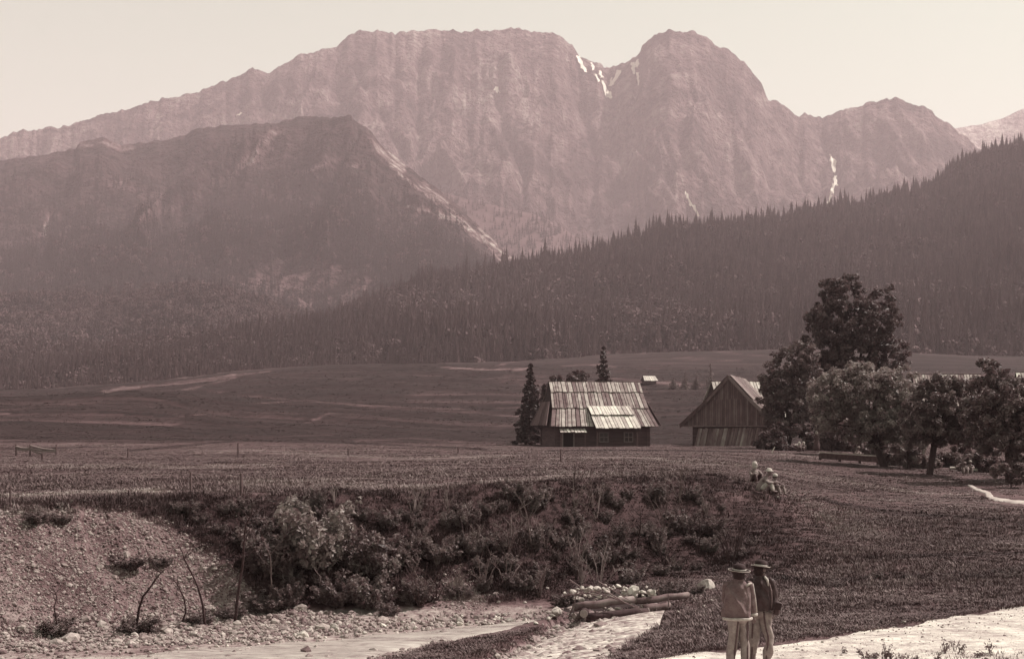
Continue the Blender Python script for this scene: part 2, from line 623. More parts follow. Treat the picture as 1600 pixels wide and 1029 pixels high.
# tone of the ground: what grows or lies where
PU, PV = to_px(XX, np.maximum(DD, 3.0), ZZ)
lum = np.full(XX.shape, 0.085)
def inside(poly, u, v):
    r = np.zeros(u.shape, bool)
    n = len(poly)
    for i in range(n):
        x0, y0 = poly[i]; x1, y1 = poly[(i + 1) % n]
        if y0 == y1:
            continue
        c = ((y0 > v) != (y1 > v)) & (u < (x1 - x0) * (v - y0) / (y1 - y0) + x0)
        r ^= c
    return r
def stroke(u, v, pts, hw):
    """soft mask of a line of half width hw (rows)"""
    best = np.full(u.shape, 1e9)
    for (x0, y0), (x1, y1) in zip(pts, pts[1:]):
        t = np.clip(((u - x0) * (x1 - x0) + (v - y0) * (y1 - y0)) / ((x1 - x0) ** 2 + (y1 - y0) ** 2 + 1e-9), 0, 1)
        dx = (u - x0 - t * (x1 - x0)) * 0.25; dy = v - y0 - t * (y1 - y0)
        best = np.minimum(best, np.sqrt(dx * dx + dy * dy))
    return 1 - smooth(hw * 0.5, hw * 1.3, best)
wob = fbm(XX * 0.05, DD * 0.05, 3, 61)
# strips of the far fields
strip = np.floor((DD * 0.9 + XX * 0.22 + 4 * fbm(XX * 0.01, DD * 0.012, 2, 3)) * 0.19 / math.pi)
sv = _hash(strip, np.floor((XX - 0.3 * DD) * 0.009 + strip * 0.37), np.zeros_like(strip), 5)
farm = smooth(160, 230, DD)
lum = lum * (1 + 0.75 * sv * farm)
for poly, v in [
    ([(0, 628), (160, 616), (300, 625), (430, 640), (490, 650), (430, 668), (250, 668), (0, 664)], 0.105),
    ([(505, 645), (640, 650), (830, 660), (830, 676), (480, 662)], 0.115),
    ([(655, 609), (818, 611), (830, 641), (635, 632)], 0.125),
    ([(260, 602), (400, 580), (560, 570), (700, 571), (850, 574), (660, 608), (560, 640), (300, 618)], 0.052),
    ([(0, 668), (260, 668), (420, 672), (300, 692), (0, 706)], 0.062),
    ([(420, 668), (820, 672), (830, 700), (500, 690)], 0.075),
    ([(1010, 600), (1210, 600), (1210, 690), (1030, 690)], 0.058),
    ([(880, 540), (1220, 545), (1220, 602), (1010, 602), (880, 590)], 0.085)]:
    k = inside(poly, PU + 5 * wob, PV + 1.5 * wob) & (DD > 60)
    lum = np.where(k, v * (1 + 0.55 * sv), lum)
for pts, hw, v in [
    ([(168, 611), (195, 606), (260, 600), (330, 592), (365, 586)], 2.4, 0.34),
    ([(300, 606), (345, 596), (380, 584), (420, 580)], 1.5, 0.22),
    ([(290, 608), (430, 622), (560, 632), (700, 640), (830, 652)], 1.6, 0.19),
    ([(400, 630), (480, 625), (600, 637), (720, 638)], 1.3, 0.2),
    ([(330, 600), (430, 590), (560, 592), (660, 600)], 1.0, 0.13),
    ([(420, 584), (560, 580), (690, 588), (820, 600)], 1.0, 0.12),
    ([(695, 574), (760, 577), (825, 576)], 1.6, 0.32),
    ([(780, 570), (815, 562), (845, 560)], 1.2, 0.24),
    ([(880, 572), (915, 569), (960, 573)], 1.3, 0.24),
    ([(960, 560), (1030, 548), (1110, 548), (1200, 556)], 1.2, 0.17),
    ([(985, 570), (1060, 560), (1160, 563)], 1.1, 0.18),
    ([(960, 592), (1000, 595), (1060, 600)], 2.0, 0.24),
    ([(480, 660), (515, 645), (530, 644)], 1.2, 0.2),
    ([(270, 652), (330, 645), (420, 650)], 1.2, 0.16),
    ([(290, 672), (420, 682), (520, 678)], 1.2, 0.13),
    ([(560, 688), (640, 684), (720, 690)], 1.6, 0.17),
    ([(0, 640), (120, 632), (240, 636)], 1.2, 0.14),
    ([(0, 779), (60, 775), (130, 770), (255, 768)], 3.4, 0.34),
    ([(0, 795), (45, 793), (90, 795)], 1.6, 0.2),
    ([(380, 757), (520, 757), (660, 763), (780, 756), (900, 742)], 6.0, 0.13),
    ([(310, 706), (400, 704), (520, 712), (640, 716), (800, 712)], 2.6, 0.14),
    ([(0, 728), (200, 730), (420, 728)], 3.0, 0.12),
    ([(860, 716), (1000, 714), (1060, 722), (1170, 728)], 1.8, 0.13),
    ([(1210, 710), (1290, 714), (1370, 718)], 2.0, 0.12),
    ([(1210, 735), (1360, 758), (1440, 770), (1520, 772)], 2.0, 0.15)]:
    k = stroke(PU, PV + 1.2 * wob, pts, hw) * (DD > 30)
    lum = lum * (1 - k) + v * k
sfr = (DD * 0.9 + XX * 0.22 + 4 * fbm(XX * 0.01, DD * 0.012, 2, 3)) * 0.19 / math.pi
sfr = sfr - np.floor(sfr)
lum = lum * (1 - 0.5 * farm * (1 - smooth(0.08, 0.16, sfr)) * (lum < 0.2))
# thin dark balks between fields
for pts, hw in [([(0, 627), (160, 615), (260, 622), (430, 639), (560, 645), (830, 660)], 1.5), ([(200, 704), (330, 692), (375, 688), (520, 690), (760, 702)], 1.7),
                ([(0, 665), (230, 668), (420, 671)], 1.2), ([(0, 735), (160, 734), (300, 737)], 1.4), ([(860, 704), (1010, 703), (1180, 706)], 1.5)]:
    k = stroke(PU, PV + wob, pts, hw) * (DD > 60)
    lum = lum * (1 - 0.6 * k)
# bank faces
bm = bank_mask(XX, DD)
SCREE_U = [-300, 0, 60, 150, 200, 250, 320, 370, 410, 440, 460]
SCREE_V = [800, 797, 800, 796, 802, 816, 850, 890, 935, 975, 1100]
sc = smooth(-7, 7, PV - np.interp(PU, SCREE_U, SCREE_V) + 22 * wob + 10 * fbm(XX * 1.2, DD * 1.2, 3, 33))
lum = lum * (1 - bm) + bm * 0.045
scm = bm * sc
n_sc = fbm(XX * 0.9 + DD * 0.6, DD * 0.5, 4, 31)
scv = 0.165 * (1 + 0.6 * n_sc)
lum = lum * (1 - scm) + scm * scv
# the small scree fan below the bushes
k = inside([(690, 905), (720, 895), (755, 935), (765, 950), (680, 955)], PU + 6 * wob, PV) & (bm > 0.3)
lum = np.where(k, 0.22, lum)
# stream bed and low flats
low = (1 - smooth(-0.34, -0.22, ZZ)) * (DD < 36)
lum = lum * (1 - low) + low * (0.36 * (1 + 0.3 * fbm(XX * 2, DD * 2, 3, 8)))
tg = tongue(PU + 10 * wob, YH + F * (HC + 0.25) / np.maximum(DD, 9.0)) * (DD < 36)
lum = np.where(tg > 0.35, 0.08, lum)
for pts, hw in [([(1195, 900), (1290, 912), (1400, 898), (1500, 902), (1620, 890)], 6), ([(1300, 870), (1420, 868), (1600, 862)], 3), ([(1250, 775), (1400, 800), (1560, 812)], 3)]:
    k = stroke(PU, PV + 4 * wob, pts, hw) * (DD > 30) * (DD < 70)
    lum = lum * (1 - 0.55 * k)
dry = stroke(PU, PV, [(1170, 775), (1230, 780), (1290, 805), (1340, 830)], 14) * (DD > 35)  # mask of the knoll's right slope, where sunlight is painted in
lum = lum * (1 + 0.45 * dry)  # sunlit side of the knoll put into the ground tone
furrow = noise2(XX * 0.012 + DD * 0.003, DD * 0.42, 301) * smooth(120, 200, DD) + 0.7 * noise2(XX * 0.05, DD * 0.9, 302) * smooth(60, 110, DD) * (1 - smooth(250, 400, DD))
lum = lum * np.clip(1 + 0.5 * furrow, 0.3, 2.2)
near_g = (DD < 80) & (ZZ > -0.2)
lum = np.where(near_g & (bm < 0.3) & (lum < 0.13), lum * 0.98 * (1 + 0.3 * fbm(XX * 0.35, DD * 0.35, 3, 91)), lum)

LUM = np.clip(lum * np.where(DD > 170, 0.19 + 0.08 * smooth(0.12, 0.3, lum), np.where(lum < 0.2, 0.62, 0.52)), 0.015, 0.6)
def ground_lum(x, y):
    i = np.clip(np.searchsorted(rows, y), 0, len(rows) - 1)
    j = np.clip(((x / (14 + 0.62 * np.maximum(y, 0)) + 1) * 0.5 * (NC - 1)).round().astype(int), 0, NC - 1)
    return LUM[i, j]
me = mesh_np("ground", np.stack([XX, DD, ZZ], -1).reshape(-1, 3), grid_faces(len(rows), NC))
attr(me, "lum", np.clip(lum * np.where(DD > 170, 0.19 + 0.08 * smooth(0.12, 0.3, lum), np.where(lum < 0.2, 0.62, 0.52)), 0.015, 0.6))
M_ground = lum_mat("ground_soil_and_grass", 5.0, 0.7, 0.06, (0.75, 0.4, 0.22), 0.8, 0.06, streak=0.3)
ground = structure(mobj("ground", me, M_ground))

# ================================================================== ROAD, GRAVEL BAR, STREAM, FOOTPATH: sheets laid on the ground
def sheet(name, near, far, mat, na, nb, crown, edge_noise, lift=0.012, attr_lum=None):
    """near, far: pixel polylines (px, distance) of the two edges, sampled into a strip"""
    t = np.linspace(0, 1, na)
    def run(e):
        e = np.array(e, float)
        w = np.concatenate([[0], np.cumsum(np.hypot(np.diff(e[:, 0]), np.diff(e[:, 1])))]); w /= w[-1]
        return pchip(w, e[:, 0], t), pchip(w, e[:, 1], t)
    ax, ay = run(near); bx, by = run(far)
    s_ = np.linspace(0, 1, nb)
    X = ax[:, None] * (1 - s_) + bx[:, None] * s_
    Y = ay[:, None] * (1 - s_) + by[:, None] * s_
    en = fbm(X * 1.3, Y * 1.3, 4, 71) * edge_noise
    Y = Y + en * np.abs(2 * s_ - 1) ** 2
    prof = 1 - np.abs(2 * s_ - 1) ** 6
    Z = H(X, Y) + lift + crown * prof[None, :] - 0.05 * (1 - prof[None, :])
    me = mesh_np(name, np.stack([X, Y, Z], -1).reshape(-1, 3), grid_faces(na, nb))
    if np.mean(np.cross([X[1, 0] - X[0, 0], Y[1, 0] - Y[0, 0]], [X[0, 1] - X[0, 0], Y[0, 1] - Y[0, 0]])) > 0:
        me.flip_normals()
    o = structure(mobj(name, me, mat))
    return o, X, Y, Z

def pw(pts, z=0.0):
    """pixels on a level z -> world (x, y)"""
    out = []
    for px, py in pts:
        d = F * (HC - z) / (py - YH)
        out.append(((px - 800) * d / F, d))
    return out

def road_mat():
    m, nt, out = new_mat("pale_dusty_road")
    g = N(nt, "ShaderNodeNewGeometry"); P = g.outputs["Position"]
    a = noise_node(nt, P, 0.5, 4, 0.6, (0.5, 1.6, 1))
    b = noise_node(nt, P, 9, 4, 0.7)
    c = noise_node(nt, P, 3.5, 4, 0.7, (0.7, 1.3, 1))
    v = math_node(nt, 'ADD', remap(nt, a, 0.35, 0.54, 0.3, 0.7), remap(nt, b, -0.1, 0.1, 0.3, 0.7))
    v = math_node(nt, 'ADD', v, remap(nt, c, -0.12, 0.08, 0.3, 0.7))
    d_ = noise_node(nt, P, 1.1, 5, 0.7)
    v = math_node(nt, 'ADD', v, remap(nt, d_, -0.16, 0.06, 0.3, 0.6))
    principled(nt, out, sepia_node(nt, v), 0.95, 0.1, math_node(nt, 'ADD', b, math_node(nt, 'MULTIPLY', d_, 3.0)), 0.9, 0.05)
    return m
def gravel_mat():
    m, nt, out = new_mat("stream_gravel")
    g = N(nt, "ShaderNodeNewGeometry"); P = g.outputs["Position"]
    vo = N(nt, "ShaderNodeTexVoronoi"); vo.inputs["Scale"].default_value = 7.0
    L(nt, P, vo.inputs["Vector"])
    b = noise_node(nt, P, 1.2, 4, 0.7)
    sep = N(nt, "ShaderNodeSeparateColor"); L(nt, vo.outputs["Color"], sep.inputs[0])
    v = math_node(nt, 'ADD', remap(nt, sep.outputs[0], 0.15, 0.46), remap(nt, b, -0.14, 0.12, 0.3, 0.7))
    inv = math_node(nt, 'SUBTRACT', 1.0, vo.outputs["Distance"])
    principled(nt, out, sepia_node(nt, v), 0.9, 0.2, inv, 0.9, 0.05)
    return m
def water_mat():
    m, nt, out = new_mat("shallow_stream_water")
    g = N(nt, "ShaderNodeNewGeometry"); P = g.outputs["Position"]
    a = noise_node(nt, P, 1.6, 4, 0.65, (0.5, 1.5, 1))
    b = noise_node(nt, P, 6.5, 4, 0.6, (0.5, 1.4, 1))
    v = math_node(nt, 'ADD', remap(nt, a, 0.19, 0.4, 0.3, 0.7), remap(nt, b, -0.09, 0.09, 0.3, 0.7))
    p = principled(nt, out, sepia_node(nt, v), 0.22, 0.5, b, 0.7, 0.05)
    p.inputs["IOR"].default_value = 1.33
    return m
M_road, M_gravel, M_water = road_mat(), gravel_mat(), water_mat()
M_path = tone_mat("trodden_path", 0.2, 0.42, 1.5, detail=6, bdist=0.03)
road, RX, RY, RZ = sheet("dirt_road", [(-4.0, 17.0), (0, 18.0), (6, 19.6), (14, 21.5), (26, 24.0)],
    pw([(880, 1062), (1000, 1030), (1120, 1013), (1220, 1001), (1400, 975), (1600, 944), (1800, 918)]), M_road, 420, 70, 0.03, 0.6, 0.015)
bar, _, _, _ = sheet("gravel_bar", pw([(770, 1042), (840, 1040), (930, 1035), (985, 1010), (1030, 985)], -0.1), pw([(800, 1012), (842, 990), (885, 972), (960, 964), (1040, 961)], -0.15), M_gravel, 160, 50, 0.03, 0.3, 0.03)
stream, SX, SY, SZ = sheet("stream_water", pw([(-150, 1100), (150, 1080), (380, 1060), (560, 1031), (660, 1008), (770, 990), (858, 974)], -0.36),
    pw([(-150, 1030), (150, 1020), (310, 1008), (450, 1000), (600, 988), (740, 978), (866, 968)], -0.36), M_water, 260, 40, 0.01, 0.25, 0.035)
path, _, _, _ = sheet("footpath", [tuple(ground_hit(p, q)[0].xy) for p, q in [(1512, 760), (1535, 770), (1556, 783), (1600, 789), (1700, 795)]],
    [tuple(ground_hit(p, q)[0].xy) for p, q in [(1514, 758), (1543, 768), (1566, 779), (1600, 783), (1700, 787)]], M_path, 120, 14, 0.02, 0.2, 0.03)

# ================================================================== MOUNTAINS AND HILLS
class Layer:
    def __init__(s, crest, yr, yf, zf, prof=(0.45, 1.8), amp=30.0, freq=0.004, seed=1, gul=0.0, jag=2.0, gullies=()):
        s.crest = np.array(crest, float); s.yr = np.array(yr, float); s.yf = np.array(yf, float); s.zf = zf
        s.prof = prof; s.amp = amp; s.freq = freq; s.seed = seed; s.gul = gul; s.jag = jag; s.gullies = gullies
    def at(s, u, t):
        """u: photograph column, t: 0 foot .. 1 crest .. >1 behind"""
        u = np.asarray(u, float); t = np.asarray(t, float)
        yr = np.interp(u, s.yr[:, 0], s.yr[:, 1]); yf = np.interp(u, s.yf[:, 0], s.yf[:, 1])
        yc = np.interp(u, s.crest[:, 0], s.crest[:, 1])
        yc = yc + s.jag * fbm(u * 0.11, u * 0 + s.seed, 3, s.seed + 60)
        zc = HC + (YH - yc) * yr / F
        zf = np.interp(u, s.zf[0], s.zf[1])
        tt = np.clip(t, 0, 1)
        a, e = s.prof
        y = yf + (yr - yf) * t
        x = (u - 800) / F * y
        z = zf + (zc - zf) * (a * tt + (1 - a) * tt ** e)
        bk = np.maximum(t - 1, 0)
        z = z - bk * (yr - yf) * 0.75
        m = smooth(0, 0.15, t) * (1 - smooth(0.86, 1.0, t)) + 0.0
        k = s.freq
        z = z + s.amp * m * fbm(x * k, y * k, 5, s.seed, 0.55)
        if s.gul:
            wx = x + 60 * fbm(x * 0.006, y * 0.006, 2, s.seed + 7)
            z = z + s.gul * m * ridged(wx * k * 2.6, y * k * 0.7, 4, s.seed + 3)
        for pts, wd, dp in s.gullies:
            py = YH - F * (z - HC) / y
            best = np.full(u.shape, 1e9)
            for (x0, y0), (x1, y1) in zip(pts, pts[1:]):
                q = np.clip(((u - x0) * (x1 - x0) + (py - y0) * (y1 - y0)) / ((x1 - x0) ** 2 + (y1 - y0) ** 2), 0, 1)
                best = np.minimum(best, np.hypot(u - x0 - q * (x1 - x0), py - y0 - q * (y1 - y0)))
            z = z - dp * np.exp(-(best / wd) ** 2) * (1 - smooth(0.80 if dp < 0 else 0.93, 0.93 if dp < 0 else 1.0, t))
        return x, y, np.maximum(z, 0.4)
    def grid(s, u0, u1, nu, nt_, back=8):
        u = np.linspace(u0, u1, nu)
        t = np.concatenate([np.linspace(0, 1, nt_), 1 + np.linspace(0.02, 0.35, back)])
        T, U = np.meshgrid(t, u, indexing='ij')
        X, Y, Z = s.at(U, T)
        return U, T, X, Y, Z

def mountain(name, Lr, u0, u1, nu, ntt, mat, lumf):
    U, T, X, Y, Z = Lr.grid(u0, u1, nu, ntt)
    me = mesh_np(name, np.stack([X, Y, Z], -1).reshape(-1, 3), grid_faces(U.shape[0], U.shape[1]))
    PUx, PVx = to_px(X, Y, Z)
    attr(me, "lum", np.clip(lumf(U, T, X, Y, Z, PUx, PVx), 0.02, 0.7))
    o = structure(mobj(name, me, mat))
    return o

C_far = [(1300, 230), (1400, 215), (1492, 200), (1530, 195), (1570, 184), (1600, 169), (1650, 165), (1800, 170), (2100, 200)]
C_gie = [(-500, 300), (-200, 250), (0, 215), (30, 204), (60, 200), (105, 198), (150, 181), (190, 172), (235, 160), (280, 148), (312, 144), (345, 128), (370, 120), (395, 108), (418, 115),
         (440, 100), (470, 86), (500, 78), (525, 72), (545, 57), (562, 49), (590, 47), (612, 52), (618, 57), (624, 50), (640, 47), (700, 47), (720, 49), (760, 47), (800, 46), (820, 45), (850, 50), (880, 58),
         (895, 72), (905, 88), (925, 99), (950, 104), (975, 97), (1000, 85), (1003, 72), (1025, 55), (1050, 46), (1075, 50), (1085, 49), (1105, 60), (1125, 76), (1142, 78), (1165, 100), (1185, 122),
         (1200, 155), (1215, 157), (1240, 178), (1250, 181), (1260, 176), (1285, 186), (1300, 178), (1330, 168), (1355, 161), (1370, 160), (1380, 153), (1390, 152), (1410, 157), (1440, 165), (1470, 183),
         (1492, 200), (1510, 215), (1530, 232), (1600, 290), (1800, 400), (2100, 480)]
C_sho = [(550, 320), (690, 300), (750, 316), (800, 328), (830, 333), (860, 345), (900, 370), (940, 388), (1000, 405), (1100, 430), (1300, 470)]
C_mid = [(-500, 300), (-200, 268), (0, 250), (60, 243), (118, 232), (125, 222), (140, 219), (160, 214), (178, 221), (190, 227), (220, 223), (250, 220), (290, 210), (310, 200), (370, 195), (430, 192), (470, 182), (500, 183),
         (550, 185), (575, 200), (590, 220), (605, 235), (640, 262), (660, 278), (690, 300), (720, 325), (750, 355), (780, 383), (805, 405), (830, 420), (900, 450), (1000, 480)]
C_low = [(-500, 500), (-200, 480), (0, 470), (100, 465), (180, 462), (230, 452), (300, 449), (350, 458), (400, 472), (450, 490), (500, 505), (560, 520), (650, 540), (800, 560)]
C_hill = [(-500, 575), (0, 566), (100, 560), (250, 550), (380, 536), (450, 523), (500, 508), (530, 496), (560, 487), (600, 478), (650, 466), (700, 455), (750, 446), (800, 438), (850, 429), (900, 414), (950, 400), (1000, 388),
          (1050, 372), (1100, 360), (1150, 355), (1200, 354), (1250, 345), (1300, 336), (1350, 325), (1400, 311), (1450, 295), (1500, 260), (1545, 240), (1600, 222), (1700, 200), (2100, 180)]

L_far = Layer(C_far, [(0, 7200), (2500, 7200)], [(0, 6000), (2500, 6000)], ([0, 2500], [300, 300]), seed=3, amp=20, jag=1)
L_gie = Layer(C_gie, [(-500, 4300), (0, 4500), (500, 4650), (950, 4800), (1050, 4600), (1200, 4650), (1280, 4800), (1390, 4700), (2100, 4800)], [(-500, 3000), (2100, 3000)], ([-500, 2100], [120, 120]),
              prof=(0.62, 2.0), amp=100, freq=0.0032, seed=12, gul=78, jag=4.5,
              gullies=[([(952, 100), (958, 160), (1000, 220), (1045, 270), (1085, 335), (1095, 360)], 9, 34), ([(1262, 178), (1285, 210), (1303, 250), (1308, 280), (1296, 325)], 10, 22),
                       ([(775, 140), (790, 200), (820, 270), (812, 330)], 7, 30), ([(660, 60), (650, 150), (655, 240)], 6, 25), ([(560, 110), (600, 180), (640, 250)], 7, 25), ([(1000, 90), (993, 140), (975, 190)], 6, 35),
                       ([(1180, 130), (1230, 200), (1260, 290)], 8, 30), ([(1390, 160), (1420, 220), (1500, 250)], 8, 25), ([(395, 112), (420, 160), (480, 190)], 8, 25), ([(880, 70), (900, 150), (930, 230), (925, 330)], 7, 32)])
L_sho = Layer(C_sho, [(0, 3300), (2000, 3300)], [(0, 2400), (2000, 2400)], ([0, 2000], [60, 60]), seed=22, amp=25, jag=1.5)
L_mid = Layer(C_mid, [(-500, 2900), (0, 2850), (480, 2700), (600, 2600), (830, 2300), (1000, 2200)], [(-500, 1500), (1000, 1500)], ([-500, 1000], [60, 60]), prof=(0.55, 1.7), amp=70, freq=0.0035, seed=33, gul=26, jag=2.5,
              gullies=[([(430, 200), (370, 260), (265, 330), (220, 380)], 12, -38), ([(560, 190), (520, 260), (485, 365)], 9, 25), ([(80, 330), (66, 370), (65, 410)], 6, 20), ([(640, 320), (730, 365), (800, 405)], 10, -22), ([(330, 415), (420, 385), (520, 362)], 14, -18)])
L_low = Layer(C_low, [(-500, 1500), (800, 1450)], [(-500, 850), (800, 850)], ([-500, 800], [20, 22]), seed=44, amp=14, freq=0.008, jag=1.0)
L_hill = Layer(C_hill, [(-500, 950), (380, 1000), (530, 1150), (800, 1350), (1100, 1600), (1600, 2000), (2100, 2200)], [(-500, 640), (300, 680), (600, 760), (800, 790), (2100, 800)],
               ([-500, 0, 400, 800, 1000, 1200, 2100], [8, 10, 18, 26, 28, 28, 24]), prof=(0.75, 1.6), amp=12, freq=0.008, seed=55, jag=1.0)

M_rock = lum_mat("grey_mountain_rock", 0.05, 0.011, 0.0025, (1.0, 0.8, 0.35), 1.0, 38.0)
M_mid = lum_mat("dwarf_pine_and_rock", 0.075, 0.02, 0.005, (1.0, 0.7, 0.35), 1.0, 18.0)
M_wood = lum_mat("forest_floor", 0.12, 0.02, 0.004, (0.4, 0.3, 0.25), 0.5, 4.0)

def lum_gie(U, T, X, Y, Z, pu, pv):
    v = 0.05 + 0.02 * smooth(330, 120, pv)
    r = ridged((X + 40 * fbm(X * .008, Z * .008, 2, 4)) * 0.010, Z * 0.0045 + Y * .002, 4, 88)
    v = v * (1 + 0.75 * r)
    veg = smooth(0.0, 0.5, fbm(X * 0.006, Y * 0.006 + Z * .004, 4, 14))
    v = v * (1 - 0.6 * veg)
    wu = U + 6 * fbm(X * .004, Z * .004, 2, 77)
    v = v * (1 + 0.3 * noise2(wu * 0.13 + T * 3, T * 6.0, 401) + 0.2 * noise2(wu * 0.3 - T * 5, T * 11.0, 402) + 0.3 * ridged(wu * 0.05 - T * 2.2, T * 4.0, 3, 405))
    v = v + 0.03 * smooth(0.45, 0.75, noise2(wu * 0.3, T * 4.0, 403))
    low = smooth(300, 380, pv)
    return v * (1 - 0.35 * low)
def lum_mid(U, T, X, Y, Z, pu, pv):
    v = 0.022 + 0.0 * U
    n = fbm(X * 0.01, Y * 0.01, 4, 15)
    up = smooth(340, 240, pv)
    v = v * (1 + 0.5 * n * up)
    # bare limestone ribs down the shoulder
    e = np.interp(pu, C_mid_x, C_mid_y)
    rib = smooth(560, 585, pu) * (1 - smooth(780, 815, pu)) * np.exp(-((pv - e - 8) / 13.0) ** 2)
    st = 0.35 + 0.65 * smooth(0.0, 0.5, noise2((pu + pv * 0.9) * 0.02, (pv - e) * 0.28, 5))
    for off, hw_ in ((3, 2.0), (9, 1.8), (15, 2.2), (22, 1.6)):
        br_ = smooth(-0.15, 0.3, noise2(pu * 0.045 + off, pv * 0.03, 50 + off))
        v = v + 0.2 * br_ * smooth(572, 592, pu) * (1 - smooth(775, 812, pu)) * np.exp(-((pv - e - off - 2.5 * n) / hw_) ** 2)
    v = v + 0.05 * rib * st * (0.25 + 0.75 * smooth(-.1, .35, fbm(X * .02, Z * .02, 3, 9)))
    for pts, hw, a in [([(645, 322), (700, 340), (745, 368), (790, 402)], 4.0, 0.2), ([(428, 206), (385, 255), (330, 290), (265, 328)], 4.5, 0.11), ([(80, 336), (70, 362), (66, 402)], 2.6, 0.2),
                       ([(125, 226), (160, 220), (190, 231)], 5.0, 0.16), ([(200, 290), (235, 310), (215, 340)], 9.0, 0.06), ([(485, 320), (489, 340), (480, 365)], 2.4, 0.14), ([(455, 300), (470, 310)], 2, 0.1), ([(470, 270), (520, 250), (570, 262)], 3, 0.09)]:
        v = v + 0.8 * a * stroke(pu, pv + 3 * n, pts, hw) * (0.4 + 0.6 * smooth(-0.2, 0.4, fbm(X * 0.03, Y * 0.03, 3, 6)))
    v = v + 0.035 * inside([(350, 440), (430, 408), (480, 395), (600, 440), (560, 490), (440, 500), (380, 470)], pu + 12 * n, pv + 8 * n) * smooth(-.25, .25, fbm(X * 0.025, Y * 0.025, 3, 6))
    return v
C_mid_x = [c[0] for c in C_mid]; C_mid_y = [c[1] for c in C_mid]

far_ridge = mountain("far_mountain", L_far, 1200, 2100, 120, 24, M_rock, lambda U, T, X, Y, Z, a, b: 0.3 + 0 * U)
massif = mountain("rocky_mountain", L_gie, -420, 2020, 1150, 230, M_rock, lum_gie)
shoulder = mountain("wooded_shoulder_hill", L_sho, 560, 1300, 200, 50, M_wood, lambda U, T, X, Y, Z, a, b: 0.06 + 0 * U)
midm = mountain("wooded_mountain", L_mid, -420, 990, 860, 190, M_mid, lum_mid)
lowh = mountain("low_wooded_hill", L_low, -420, 800, 240, 50, M_wood, lambda U, T, X, Y, Z, a, b: 0.065 + 0.035 * smooth(0, .5, fbm(X * .02, Y * .02, 3, 8)))
hill = mountain("forest_hill", L_hill, -420, 2050, 420, 80, M_wood, lambda U, T, X, Y, Z, a, b: 0.05 + 0 * U)

# snow left in the gullies: sheets draped on the rock, parts of the mountain
M_snow = tone_mat("old_snow", 0.5, 0.75, 0.05, rough=0.7, bstr=0)
_ugr = np.linspace(-420, 2020, 1150)
def layer_hit(Lr, px, py):
    t = np.linspace(0.05, 1.0, 400)
    x, y, z = Lr.at(np.full(400, float(px)), t)
    v = YH - F * (z - HC) / y
    i = np.nonzero(v <= py)[0]
    i = i[0] if len(i) else 399
    return Vector((x[i], y[i], z[i]))
for pts, ws in [([(1297, 245), (1302, 258), (1304, 272)], [2.5, 4.5, 2]), ([(1305, 278), (1305, 285), (1306, 293)], [2.5, 4, 3]), ([(1304, 290), (1300, 303), (1294, 322)], [3.5, 2.2, 1.6]),
                ([(1076, 318), (1083, 328), (1090, 343)], [1.6, 3.4, 2]), ([(1071, 306), (1077, 319)], [1, 1.8]), ([(924, 100), (928, 112)], [1.4, 2.2]), ([(930, 118), (936, 130)], [2, 1.4]), ([(937, 113), (941, 124)], [2, 2.6]), ([(941, 128), (946, 142), (951, 155)], [2, 2.6, 3]), ([(956, 124), (953, 138)], [1.5, 2]), ([(952, 145), (954, 157)], [2, 2.6]),
                ([(967, 112), (962, 124), (957, 136)], [4, 3, 2]), ([(996, 96), (995, 108)], [2.2, 2.8]), ([(995, 116), (998, 136)], [2.4, 1.2]), ([(903, 90), (909, 104), (916, 116)], [2, 3, 2]), ([(988, 100), (990, 120)], [3, 2]), ([(776, 143), (779, 149)], [4.5, 2]), ([(1500, 199), (1497, 203)], [4, 3]), ([(373, 183), (378, 179)], [3, 1.5])]:
    q = np.array(pts, float); n = 7
    tt = np.linspace(0, len(q) - 1, n)
    cx = np.interp(tt, range(len(q)), q[:, 0]); cy = np.interp(tt, range(len(q)), q[:, 1]); ww = np.interp(tt, range(len(q)), ws)
    V = []
    for i in range(n):
        for k_ in (-1, -0.4, 0.3, 1):
            jw = 1 + 0.6 * random.uniform(-1, 1)
            p = layer_hit(L_gie, cx[i] + k_ * ww[i] * 1.0 * jw, cy[i] + random.uniform(-0.6, 0.6))
            p += (Vector((0, 0, HC)) - p).normalized() * 22 + Vector((0, 0, 4))
            V.append(p)
    me = bpy.data.meshes.new("snow_patch")
    me.from_pydata([tuple(p) for p in V], [], [tuple(int(a) for a in f) for f in grid_faces(n, 4)])
    mobj("snow_patch", me, M_snow, massif)

# ================================================================== FORESTS
def spruce_mesh(name, seed, tiers=9, h=1.0, r=0.13, pts=9):
    rr = random.Random(seed)
    mb = MB()
    mb.tube([(0, 0, -0.04), (0, 0, 0.5)], [0.014, 0.008], 5)
    for i in range(tiers):
        f = i / (tiers - 1)
        z0 = 0.08 + 0.80 * f
        z1 = z0 + 0.20 * (1 - 0.45 * f)
        R0 = r * (1 - f) ** 0.85 * rr.uniform(0.85, 1.15) + 0.012
        V = [(0, 0, z1)]; Fs = []
        a0 = rr.uniform(0, 6)
        for j in range(pts * 2):
            an = a0 + math.pi * j / pts
            q = R0 * (rr.uniform(0.85, 1.25) if j % 2 == 0 else rr.uniform(0.4, 0.6))
            V.append((q * math.cos(an), q * math.sin(an), z0 - (0.035 * rr.uniform(0.5, 1.4) if j % 2 == 0 else -0.015)))
        for j in range(pts * 2):
            Fs.append((0, 1 + j, 1 + (j + 1) % (pts * 2)))
        mb.add(V, Fs)
    return mb.mesh(name)

